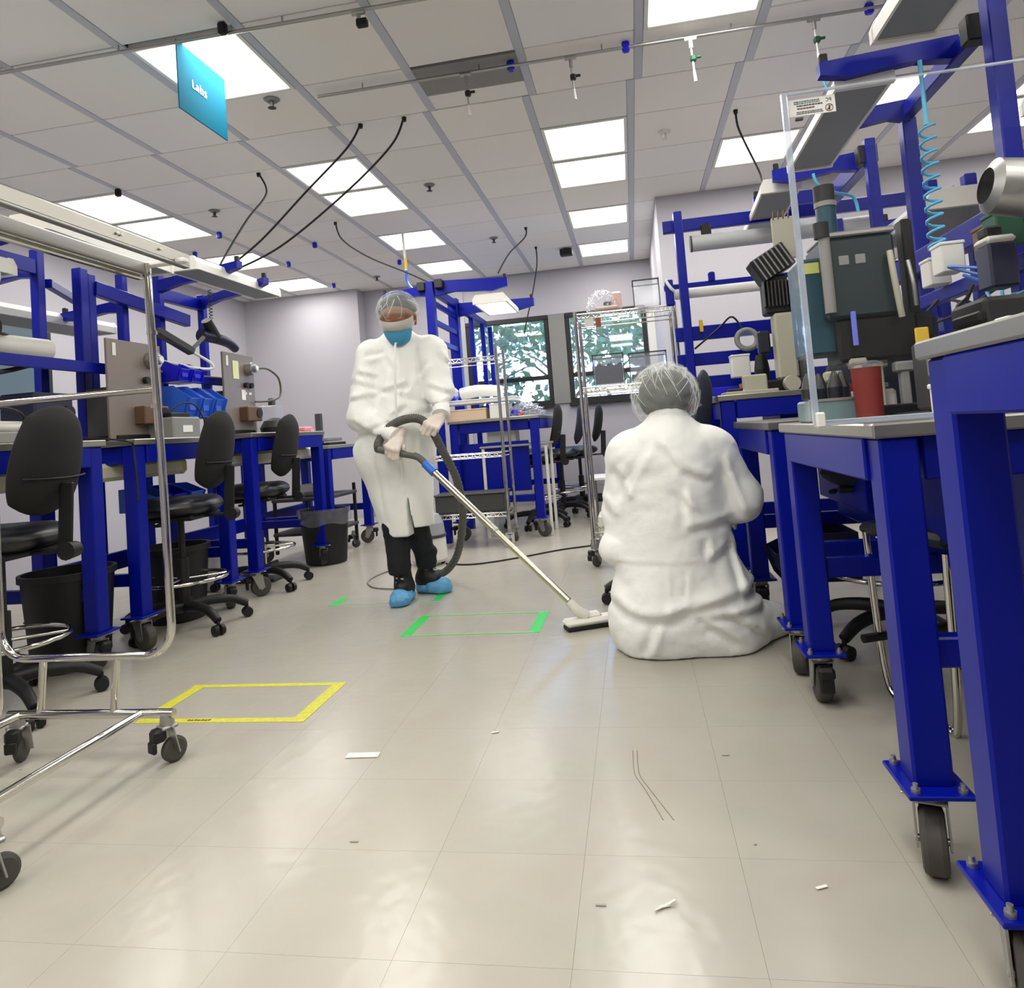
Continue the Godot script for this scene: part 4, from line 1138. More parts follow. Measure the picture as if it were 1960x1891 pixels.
	obj("cuff", MB.new().tube([V(-1.31, 0.965, -3.69) - at, V(-1.275, 0.945, -3.675) - at], 0.046, 14), M.coat, co)
	obj("cuff", MB.new().tube([V(-1.035, 1.08, -3.78) - at, V(-1.034, 1.045, -3.75) - at], 0.049, 14), M.coat, co)
	obj("collar_button", MB.new().cyl(V(0.055, 1.475, 0.15), V(0.055, 1.475, 0.16), 0.008, -1, 10), M.white, co)
	var jn := MB.new()
	skin_over([[V(-1.42, 0.8, -3.95), V(-1.405, 0.45, -3.94), 0.095, 0.082], [V(-1.405, 0.45, -3.94), V(-1.39, 0.155, -3.92), 0.082, 0.066], [V(-1.32, 0.8, -3.97), V(-1.30, 0.45, -4.0), 0.095, 0.078], [V(-1.30, 0.45, -4.0), V(-1.285, 0.2, -4.1), 0.078, 0.066], [V(-1.285, 0.2, -4.1), V(-1.285, 0.14, -4.12), 0.066, 0.06], [V(-1.285, 0.22, -4.08), V(-1.25, 0.25, -4.08), 0.05, 0.04]], 0.0125, 0.02, at, jn,
		{"noise": crump, "amp": 0.012, "stretch": V(1, 2.2, 1), "cuts": [func(q): return (0.155 if q.z > -4.0 else 0.15) - q.y]})
	obj("jeans", jn, M.jeans, p)
	var feet := [[V(-1.385, 0.05, -3.98), V(-1.368, 0.042, -3.83), V(-1.385, 0.16, -3.945), V(0, 0, 1)], [V(-1.325, 0.05, -4.15), V(-1.2, 0.042, -4.11), V(-1.29, 0.2, -4.13), V(0.97, 0, 0.2)]]
	for q in feet:
		var cv := MB.new()
		skin_over([[q[0] + V(0, -0.018, 0), q[1] + V(0, -0.008, 0), 0.06, 0.066, V(1, 0.85, 1)]], 0.009, 0.02, at, cv, {"noise": crump, "amp": 0.012, "stretch": V(3, 3, 3), "cuts": [func(w): return 0.002 - w.y]})
		obj("shoe_cover", cv, M.cover, p)
		var sn := MB.new()
		skin_over([[q[2], q[2].lerp(q[0], 0.8) + q[3] * 0.01, 0.052, 0.055], [q[2].lerp(q[0], 0.8), q[0].lerp(q[1], 0.6) + V(0, 0.035, 0), 0.055, 0.045]], 0.011, 0.03, at, sn)
		var so := obj("sneaker", sn, M.black, p)
		for i in 3:
			var c: Vector3 = (q[2] as Vector3).lerp(q[0] + q[3] * 0.035, 0.25 + i * 0.22) + (q[3] as Vector3) * 0.052 - at
			var sd: Vector3 = (q[3] as Vector3).cross(Vector3.UP)
			obj("lace", MB.new().bar(c - sd * 0.022, c + sd * 0.024 + V(0, 0.008, 0), 0.008, 0.008, 0.002), M.plastic, so)
		obj("tongue", MB.new().bar((q[2] as Vector3) + (q[3] as Vector3) * 0.045 - at + V(0, -0.06, 0), (q[2] as Vector3) + (q[3] as Vector3) * 0.052 - at + V(0, 0.03, 0), 0.05, 0.012, 0.004), M.beige if q[3].x > 0.5 else M.black, so)
	for q in [[h1, [1.15, 1.45, 0.9]], [h2, [1.0, 1.3, 0.8]]]:
		var gl := MB.new()
		skin_over(hand_bones(q[0], q[1], 1.12), 0.004, 0.011, at, gl)
		obj("glove", gl, M.glove, p)
	# --- kneeling, seen from behind
	at = V(0.12, 0, -2.98)
	p = thing("person", "person kneeling with back turned in a crumpled white coat and see-through hair cap", "person", at)
	h = Transform3D(Basis(Vector3.UP, PI - 0.45) * Basis(Vector3.RIGHT, 0.3), V(0.15, 0.995, -3.0))
	body = MB.new()
	bb = [[V(0.12, 0.3, -2.98), V(0.14, 0.74, -2.96), 0.16, 0.14, V(1, 1, 0.75)], [V(-0.01, 0.79, -2.96), V(0.28, 0.78, -2.96), 0.06, 0.06], [V(0.14, 0.84, -2.96), V(0.15, 0.95, -2.97), 0.055, 0.05],
		[V(-0.03, 0.78, -2.97), V(-0.07, 0.56, -3.02), 0.05, 0.042], [V(-0.07, 0.56, -3.02), V(0.04, 0.47, -3.24), 0.04, 0.03], [V(0.30, 0.77, -2.98), V(0.40, 0.57, -3.0), 0.05, 0.042], [V(0.40, 0.57, -3.0), V(0.40, 0.5, -3.24), 0.04, 0.03],
		[V(0.05, 0.26, -2.98), V(0.02, 0.12, -3.32), 0.09, 0.07], [V(0.02, 0.1, -3.32), V(0.04, 0.07, -2.93), 0.06, 0.045], [V(0.2, 0.26, -2.98), V(0.26, 0.12, -3.32), 0.09, 0.07], [V(0.26, 0.1, -3.32), V(0.22, 0.07, -2.93), 0.06, 0.045]]
	skin_over(bb, 0.018, 0.04, at, body)
	skin_over(head_bones(h), 0.0065, 0.02, at, body)
	bo = obj("body", body, M.skin, p)
	hl = Transform3D(h.basis, h.origin - at)
	obj("hair", dome(hl, V(0, 0.015, -0.03), V(0.106, 0.11, 0.112), func(a): return 2.55 - 1.6 * maxf(cos(a), 0.0), 0.03, 8), M.hair, p)
	obj("hair_cap", dome(hl, V(0, 0.012, -0.03), V(0.137, 0.139, 0.143), func(a): return 2.5 - 1.0 * maxf(cos(a), 0.0), 0.09, 9), M.cap, p)
	obj("cap_fold", cap_folds(hl, V(0, 0.012, -0.03), V(0.136, 0.138, 0.142), 90, 2.45, 9), M.cap_fold, p)
	var back := []
	for c in [[0.092, 0.836, 0.165, 0.725], [0.165, 0.725, 0.278, 0.676], [0.175, 0.663, 0.168, 0.498], [0.168, 0.498, 0.351, 0.517], [0.242, 0.449, 0.245, 0.374], [0.245, 0.374, 0.335, 0.421], [0.19, 0.163, 0.485, 0.168], [0.189, 0.155, 0.344, 0.045], [0.333, 0.44, 0.362, 0.245], [-0.079, 0.742, -0.049, 0.619], [0.047, 0.813, -0.069, 0.62], [0.131, 0.648, 0.218, 0.544], [-0.149, 0.625, -0.106, 0.542], [0.028, 0.14, -0.022, 0.015], [0.333, 0.753, 0.387, 0.515], [0.3, 0.17, 0.45, 0.06]]: back.append(c + [0.026, 0.022])
	for c in [[-0.15, 0.371, 0.237, 0.367], [0.075, 0.374, 0.075, 0.233], [0.154, 0.341, 0.144, 0.23]]: back.append(c + [0.008, 0.011])
	for c in [[-0.148, 0.225, -0.062, 0.171], [-0.062, 0.171, 0.102, 0.165], [0.066, 0.174, 0.156, 0.195], [0.156, 0.193, 0.361, 0.238], [0.361, 0.238, 0.448, 0.248]]: back.append(c + [0.03, 0.03])
	coat = MB.new()
	cb = [[V(0.12, 0.34, -2.98), V(0.14, 0.74, -2.95), 0.245, 0.2, V(1, 1, 0.82)], [V(-0.01, 0.79, -2.96), V(0.29, 0.78, -2.96), 0.10, 0.1], [V(0.13, 0.84, -2.945), V(0.14, 0.90, -2.95), 0.11, 0.095],
		[V(-0.03, 0.78, -2.97), V(-0.065, 0.56, -3.0), 0.10, 0.092], [V(-0.065, 0.56, -3.0), V(0.02, 0.48, -3.2), 0.085, 0.06], [V(-0.08, 0.43, -2.98), V(-0.12, 0.41, -2.95), 0.11, 0.07],
		[V(0.30, 0.77, -2.97), V(0.395, 0.58, -2.98), 0.105, 0.095], [V(0.395, 0.58, -2.98), V(0.40, 0.51, -3.2), 0.09, 0.06],
		[V(0.03, 0.1, -2.97), V(0.28, 0.08, -2.98), 0.20, 0.18], [V(0.28, 0.1, -2.98), V(0.55, 0.05, -3.12), 0.16, 0.055], [V(0.1, 0.12, -3.0), V(0.14, 0.12, -3.3), 0.2, 0.16], [V(0.05, 0.2, -2.97), V(0.22, 0.2, -2.97), 0.2, 0.2]]
	crump.seed = 12
	skin_over(cb, 0.0095, 0.04, at, coat, {"noise": crump, "amp": 0.010, "stretch": V(0.9, 1.15, 1.0), "zmid": -3.0, "creases": back, "cuts": [func(q): return 0.003 - q.y, func(q): return 0.06 - (q - V(0.16, 1.0, -2.98)).length()],
		"folds": []})
	obj("coat", coat, M.coat, p)
	jn = MB.new()
	skin_over([[V(0.05, 0.26, -2.98), V(0.02, 0.13, -3.32), 0.1, 0.085], [V(0.02, 0.11, -3.32), V(0.04, 0.085, -2.93), 0.075, 0.06], [V(0.2, 0.26, -2.98), V(0.26, 0.13, -3.32), 0.1, 0.085], [V(0.26, 0.11, -3.32), V(0.22, 0.085, -2.93), 0.075, 0.06]], 0.018, 0.03, at, jn, {"cuts": [func(q): return 0.004 - q.y]})
	obj("jeans", jn, M.jeans, p)
	for q in [Transform3D(Basis(V(0.9, 0, 0.2).normalized(), V(0.2, -0.35, -0.9).normalized(), V(0.06, -0.9, 0.35).normalized()), V(0.05, 0.46, -3.27)), Transform3D(Basis(V(-0.9, 0, 0.1).normalized(), V(-0.1, -0.35, -0.9).normalized(), V(0.0, -0.9, 0.35).normalized()), V(0.40, 0.49, -3.27))]:
		var gl := MB.new()
		skin_over(hand_bones(q, [0.35, 0.45, 0.3]), 0.005, 0.012, at, gl)
		obj("glove", gl, M.glove, p)

# ---------------------------------------------------------------- what stands and lies about
func left_clutter() -> void:
	# grey metal panels standing on the benches, their face towards the aisle
	for d in [["wide grey metal test panel with two round dials on the second left bench", -3.37, 0.44, 1.60, false], ["narrow brownish metal test panel with paper notes on the third left bench", -4.47, 0.40, 1.62, true]]:
		var z0: float = d[1]
		var o := thing("test_panel", d[0], "test panel", V(-2.82, 1.045 if d[4] else 1.03, z0))
		var hh: float = d[3] - 1.03
		obj("plate", bx(V(0.05, hh / 2, -d[2] / 2), V(0.016, hh, d[2]), 0.003), M.plate, o)
		obj("foot", bx(V(-0.03, 0.02, -d[2] / 2), V(0.2, 0.04, d[2] * 0.8), 0.004), M.dark_metal, o)
		obj("backing", bx(V(-0.06, hh * 0.3, -d[2] * 0.5), V(0.2, hh * 0.5, d[2] * 0.6), 0.006), M.grey_dark, o)
		for k in [[0.78, 0.83], [0.78, 0.83]].slice(0, 1):
			var c := V(0.06, hh * k[1], -d[2] * k[0])
			var dial := MB.new()
			dial.cyl(c, c + V(0.05, 0, 0), 0.05, 0.046, 20).cyl(c + V(0.05, 0, 0), c + V(0.075, 0, 0), 0.03, 0.025, 16)
			obj("dial", dial, M.zinc, o)
			obj("dial_face", MB.new().cyl(c + V(0.075, 0, 0), c + V(0.079, 0, 0), 0.018, -1, 14), M.white, o)
		for j in 2: obj("socket", MB.new().cyl(V(0.056, hh * 0.62, -d[2] * (0.66 + j * 0.16)), V(0.085, hh * 0.62, -d[2] * (0.66 + j * 0.16)), 0.02, -1, 12), M.black, o)
		for j in 2: obj("nameplate", bx(V(0.06, hh * 0.52, -d[2] * (0.66 + j * 0.16)), V(0.004, 0.018, 0.035)), M.white, o)
		obj("valve_block", bx(V(0.09, hh * 0.26, -d[2] * 0.68), V(0.07, 0.105, d[2] * 0.48), 0.006), M.brown, o)
		obj("port", MB.new().cyl(V(0.12, hh * 0.27, -d[2] * 0.82), V(0.132, hh * 0.27, -d[2] * 0.82), 0.036, -1, 18), M.black, o)
		obj("note", bx(V(0.06, hh * 0.9, -d[2] * 0.12), V(0.003, 0.07, 0.025)), M.white, o)
		if d[4]:
			obj("note", bx(V(0.06, hh * 0.8, -d[2] * 0.38), V(0.003, 0.13, 0.075)), mat(Color(0.83, 0.84, 0.66), 0.8), o)
			obj("note", bx(V(0.06, hh * 0.5, -d[2] * 0.6), V(0.003, 0.075, 0.05)), M.paper, o)
			obj("curl_hose", MB.new().tube(curve([V(0.12, hh * 0.83, -d[2] * 0.85), V(0.15, hh * 0.83, -d[2] * 1.1), V(0.15, hh * 0.72, -d[2] * 1.5), V(0.14, hh * 0.5, -d[2] * 1.55), V(0.12, hh * 0.43, -d[2] * 1.2), V(0.08, hh * 0.42, -d[2] * 0.9)], 8), 0.008, 8), M.hose, o)
	var o := thing("clear_cover", "clear boxed fixture at the far end of the third left bench", "fixture", V(-2.75, 1.045, -5.05))
	obj("box", bx(V(0, 0.12, 0), V(0.16, 0.2, 0.14), 0.005), M.clear, o); obj("base", bx(V(0, 0.012, 0), V(0.2, 0.022, 0.2), 0.004), M.grey, o); obj("clamp", bx(V(0.02, 0.25, 0), V(0.04, 0.06, 0.05), 0.006), M.grey_dark, o)
	# blue parts bins on the shelf behind
	for i in 5:
		var hang: bool = i >= 2
		var bm: StandardMaterial3D = M.bin_sky if hang else M.bin_blue
		parts_bin(["deep blue parts bin hanging nearest, behind the cart post", "deep blue parts bin just beyond the nearest one"][i] if not hang else ["nearest light blue bin of the row below the deep blue bins", "middle light blue bin of the row below the deep blue bins", "farthest light blue bin of the row below the deep blue bins"][i - 2], V(-2.84 if not hang else -2.78, 1.40 if not hang else 1.17, -4.02 - (i * 0.13 if not hang else (i - 2) * 0.14 - 0.02)), 90, V(0.115, 0.13, 0.17) if not hang else V(0.12, 0.2, 0.16), bm, "blue parts bins by the second left bench" if hang else "")
	for i in 3: parts_bin(["nearest light blue bin under the second left bench", "deep blue bin between two light ones under the second left bench", "farthest light blue bin under the second left bench"][i], V(-2.72, 0.64, -3.55 - i * 0.16), 90, V(0.14, 0.13, 0.2), M.bin_sky if i != 1 else M.bin_blue, "blue bins under the second left bench")
	# tools and lamps in the left row
	o = thing("magnifier_arm", "grey magnifier arm bent on a white spring arm above the dialled test panel", "arm lamp")
	obj("handle", MB.new().bar(V(-2.86, 1.72, -3.92), V(-2.78, 1.60, -4.16), 0.06, 0.05, 0.01), M.grey_dark, o)
	obj("arm", MB.new().tube(curve([V(-2.78, 1.60, -4.16), V(-2.74, 1.54, -4.28), V(-2.74, 1.50, -4.30), V(-2.79, 1.50, -4.18), V(-2.9, 1.54, -3.98), V(-3.1, 1.56, -3.98)]), 0.01, 8), M.white, o)
	o = thing("hanging_driver", "black and blue power driver hanging on a spring from the left frame", "power tool")
	obj("spring", MB.new().tube(spiral(V(-2.8, 2.06, -4.42), V(-2.8, 1.86, -4.42), 0.012, 9), 0.003, 5), M.cable, o)
	obj("motor", MB.new().cyl(V(-2.8, 1.84, -4.36), V(-2.8, 1.72, -4.46), 0.035, 0.045, 14), M.black, o)
	obj("body", MB.new().tube(curve([V(-2.83, 1.74, -4.33), V(-2.8, 1.73, -4.45), V(-2.79, 1.71, -4.6), V(-2.8, 1.68, -4.7)]), 0.045, 12, 0.03), mat(Color(0.03, 0.05, 0.22), 0.4), o)
	obj("hook", MB.new().tube(curve([V(-2.8, 1.72, -4.32), V(-2.82, 1.66, -4.26), V(-2.84, 1.62, -4.22)]), 0.014, 8), M.grey, o)
	o = thing("spot_lamp", "round dark lamp head on a thin black arm at the left edge", "lamp")
	obj("head", MB.new().cyl(V(-2.72, 1.56, -2.62), V(-2.80, 1.56, -2.64), 0.06, 0.035, 18), M.dark_metal, o)
	obj("arm", MB.new().cyl(V(-2.78, 1.56, -2.64), V(-3.15, 1.60, -3.33), 0.008, -1, 8), M.cable, o)
	obj("lower_arm", MB.new().tube(curve([V(-2.7, 1.36, -2.5), V(-2.85, 1.38, -2.8), V(-3.1, 1.5, -3.33)]), 0.012, 8), M.cable, o)
	o = thing("white_sleeve", "white padded roll lying on the steel shelf at the left edge", "roll", V(-2.95, 1.475, -2.75))
	obj("roll", MB.new().cyl(V(0, 0.05, 0.35), V(0, 0.05, -0.42), 0.05, 0.06, 16), M.plastic, o)
	o = thing("tool_tray", "low tray of white handled tools on the nearest left bench", "tray", V(-2.72, 1.03, -2.62))
	obj("tray", bx(V(0, 0.03, 0), V(0.3, 0.05, 0.36), 0.006), M.grey, o)
	obj("wrapped_tool", MB.new().cyl(V(0, 0.085, 0.15), V(0.02, 0.085, -0.16), 0.028, 0.024, 12), M.plastic, o)
	obj("hose_loop", MB.new().tube(curve([V(0.05, 0.06, 0.15), V(0.06, 0.16, 0.05), V(0.05, 0.14, -0.1), V(0.02, 0.06, -0.14)]), 0.007, 7), M.cable, o)
	obj("tip", MB.new().cyl(V(0.1, 0.07, 0.18), V(0.1, 0.12, 0.1), 0.008, -1, 8), M.air, o)
	o = thing("gauge_box", "dark blue electric box between the nearest left benches", "box", V(-2.9, 1.03, -3.05))
	obj("case", bx(V(0, 0.13, 0), V(0.2, 0.26, 0.24), 0.01), mat(Color(0.03, 0.04, 0.2), 0.5), o)
	obj("knob", MB.new().cyl(V(0.1, 0.16, -0.05), V(0.14, 0.16, -0.05), 0.035, -1, 14), M.black, o)
	obj("cord", MB.new().tube(curve([V(0.12, 0.05, 0.05), V(0.3, 0.02, 0.02), V(0.49, -0.01, 0.0), V(0.505, -0.06, -0.02), V(0.51, -0.3, -0.03)]), 0.005, 6), M.cable, o)
	o = thing("welder_unit", "grey benchtop controller with a cable loop beside the second left bench's end", "controller", V(-2.72, 1.03, -3.80))
	obj("case", bx(V(0, 0.065, 0), V(0.24, 0.13, 0.26), 0.008), M.grey, o)
	obj("lid", bx(V(0, 0.145, 0), V(0.16, 0.03, 0.18), 0.006), M.black, o)
	obj("nameplate", bx(V(0.122, 0.06, 0), V(0.003, 0.04, 0.09)), M.white, o)
	obj("cable_loop", MB.new().tube(curve([V(0.05, 0.15, 0.08), V(0.08, 0.21, 0.0), V(0.1, 0.2, -0.12), V(0.13, 0.05, -0.2), V(0.14, 0.01, -0.22)]), 0.005, 6), M.cable, o)
	o = thing("pink_pad", "folded pink foam pad on the left bench end beside the standing person", "pad", V(-2.52, 1.045, -5.1))
	obj("foam", MB.new().box(V(0, 0.02, 0), V(0.12, 0.04, 0.14), 0.01).box(V(0.06, -0.02, -0.05), V(0.012, 0.07, 0.05), 0.004), M.pink, o)
	o = thing("dark_pouch", "round black pouch on the third left bench", "pouch", V(-2.66, 1.045, -4.95))
	var pm := MB.new(); pm.t = Transform3D(Basis.IDENTITY, V(0, 0.0, 0)); pm.lathe([Vector2(0.1, 0), Vector2(0.11, 0.05), Vector2(0.08, 0.1), Vector2(0.03, 0.12), Vector2(0, 0.122)], 18)
	obj("pouch", pm, M.black, o)
	o = thing("gauge_stand", "dark measuring stand on the fourth left bench", "stand", V(-2.68, 0.93, -5.75))
	obj("post", bx(V(0, 0.14, 0), V(0.05, 0.28, 0.05), 0.004), M.grey_dark, o); obj("table", bx(V(0.02, 0.05, 0), V(0.24, 0.03, 0.3), 0.004), M.grey, o); obj("base", bx(V(0.02, 0.012, 0), V(0.28, 0.024, 0.36), 0.004), M.dark_metal, o)
	o = thing("wheeled_shelf", "black wheeled utility shelf with white tubs under the fourth left bench", "utility cart", V(-2.75, 0, -5.75))
	for y in [0.22, 0.5]: obj("shelf", bx(V(0, y, 0), V(0.5, 0.03, 0.62), 0.006), M.grey_dark, o)
	for x in [-0.23, 0.23]:
		for z in [-0.29, 0.29]: obj("leg", bx(V(x, 0.32, z), V(0.025, 0.52, 0.025), 0.003), M.black, o)
	for z in [-0.29, 0.29]: small_caster(o, V(0.2, 0, z), 90)
	for k in [[0.24, -0.1, "white"], [0.52, 0.12, "white"]]: tag(obj("tub", MB.new().box(V(-2.70, k[0] + 0.055, -5.75 + k[1]), V(0.26, 0.08, 0.2), 0.02), M.plastic), "white plastic tub on the %s shelf of the black utility cart" % ("lower" if k[0] < 0.4 else "upper"), "tub")
	# waste bins and floor boxes
	bin("round black waste bin with a clear liner, left of the standing person's coat", V(-2.49, 0, -5.33), 0.19, 0.42, M.black, true)
	bin("black waste bin behind the left foot of the chrome cart", V(-2.66, 0, -2.93), 0.19, 0.44, M.black, false)
	bin("black waste bin under the second left bench behind the chair", V(-2.68, 0, -3.72), 0.19, 0.42, M.black, false)
	o = thing("pedal_unit", "black foot pedal tilted on the floor under the third left bench", "foot pedal", V(-2.72, 0, -4.72))
	obj("plate", MB.new().bar(V(-0.1, 0.03, 0), V(0.12, 0.13, 0.0), 0.1, 0.02, 0.004), M.black, o); obj("base", bx(V(0, 0.012, 0), V(0.3, 0.024, 0.16), 0.005), M.grey_dark, o)
	var cr := obj("floor_box", bx(V(-3.02, 0.13, -4.75), V(0.3, 0.26, 0.7), 0.01), M.plastic)
	tag(cr, "white box standing on the floor at the wall side of the third left bench", "box")

func spiral(a: Vector3, b: Vector3, r: float, turns: int) -> Array:
	var out := []
	var n := turns * 8
	for i in n + 1:
		var p := a.lerp(b, float(i) / n)
		out.append(p + V(cos(TAU * i / 8.0) * r, 0, sin(TAU * i / 8.0) * r))
	return out

func parts_bin(label: String, at: Vector3, turn: float, s: Vector3, m: StandardMaterial3D, group := "") -> void:
	var o := thing("parts_bin", label, "parts bin", at, turn, group)
	var t := 0.005
	var b := MB.new()
	b.box(V(0, t / 2, 0), V(s.x, t, s.z), 0.001).box(V(0, s.y / 2, -s.z / 2), V(s.x, s.y, t), 0.001)
	b.t = Transform3D(Basis(Vector3.RIGHT, 0.35), V(0, s.y * 0.3, s.z / 2))
	b.box(Vector3.ZERO, V(s.x, s.y * 0.6, t), 0.001)
	for x in [-1.0, 1.0]:
		b.t = Transform3D(Basis(Vector3.UP, PI / 2), V(x * (s.x / 2 - t / 2), 0, 0))
		b.prism([Vector2(-s.z / 2, 0), Vector2(s.z / 2, 0), Vector2(s.z / 2, s.y), Vector2(0, s.y), Vector2(-s.z / 2 - s.y * 0.2, s.y * 0.58)], -t / 2, t / 2)
	obj("body", b, m, o)
	obj("label_holder", bx(V(0, s.y * 0.3, s.z / 2 + 0.006), V(s.x * 0.5, s.y * 0.2, 0.004), 0.001), m, o)

func bin(label: String, at: Vector3, r: float, h: float, m: StandardMaterial3D, liner: bool) -> void:
	var o := thing("waste_bin", label, "waste bin", at)
	obj("body", MB.new().lathe([Vector2(0, 0.004), Vector2(r * 0.82, 0.004), Vector2(r * 0.84, 0.012), Vector2(r, h - 0.03), Vector2(r + 0.012, h - 0.03), Vector2(r + 0.012, h), Vector2(r - 0.004, h), Vector2(r * 0.82, 0.03), Vector2(0, 0.03)], 28), m, o)
	if liner:
		var g := []
		for j in 7:
			var row := []
			for i in 41:
				var a := TAU * i / 40.0
				var rr := r + 0.017 + 0.004 * sin(a * 9) * sin(a * 4 + j)
				row.append(V(cos(a) * rr, h + 0.015 - j * 0.02 - (0.012 * sin(a * 5) if j == 6 else 0.0), sin(a) * rr))
			g.append(row)
		var l := MB.new(); l.grid(g, Vector3.ZERO)
		obj("liner", l, M.clear, o)

func carton(label: String, c: Vector3, s: Vector3, m: StandardMaterial3D, cat := "box", turn := 0.0) -> Node3D:
	var o := thing(cat.replace(" ", "_"), label, cat, c, turn)
	obj("carton", bx(V(0, s.y / 2, 0), s, 0.004), m, o)
	obj("lid", bx(V(0, s.y + 0.003, 0), V(s.x + 0.006, 0.012, s.z + 0.006), 0.003), m, o)
	return o

func clear_box(label: String, c: Vector3, s: Vector3, fill: StandardMaterial3D, level: float) -> void:
	var o := thing("clear_bin", label, "clear bin", c)
	var t := 0.004
	var b := MB.new()
	b.box(V(0, t / 2, 0), V(s.x, t, s.z))
	for k in [-1.0, 1.0]: b.box(V(k * (s.x - t) / 2, s.y / 2, 0), V(t, s.y, s.z)).box(V(0, s.y / 2, k * (s.z - t) / 2), V(s.x - 2 * t, s.y, t))
	obj("walls", b, M.clear, o)
	var e := MB.new()
	for k in [-1.0, 1.0]: e.box(V(k * s.x / 2, s.y, 0), V(0.008, 0.008, s.z + 0.008)).box(V(0, s.y, k * s.z / 2), V(s.x, 0.008, 0.008)).box(V(k * s.x / 2, s.y / 2, s.z / 2), V(0.006, s.y, 0.006))
	obj("rim", e, M.grey_dark, o)
	if fill:
		var g := []
		for j in 9:
			var row := []
			for i in 11: row.append(V(lerpf(-0.46, 0.46, i / 10.0) * s.x, s.y * level * (0.86 + 0.2 * sin(i * 1.7 + j) * cos(j * 1.3)), lerpf(-0.46, 0.46, j / 8.0) * s.z))
			g.append(row)
		var l := MB.new(); l.grid(g, Vector3.UP)
		l.box(V(0, s.y * level * 0.42 + t, 0), V(s.x * 0.92, s.y * level * 0.8, s.z * 0.92))
		tag(obj("contents", l, fill, o), "", "", "", "stuff")

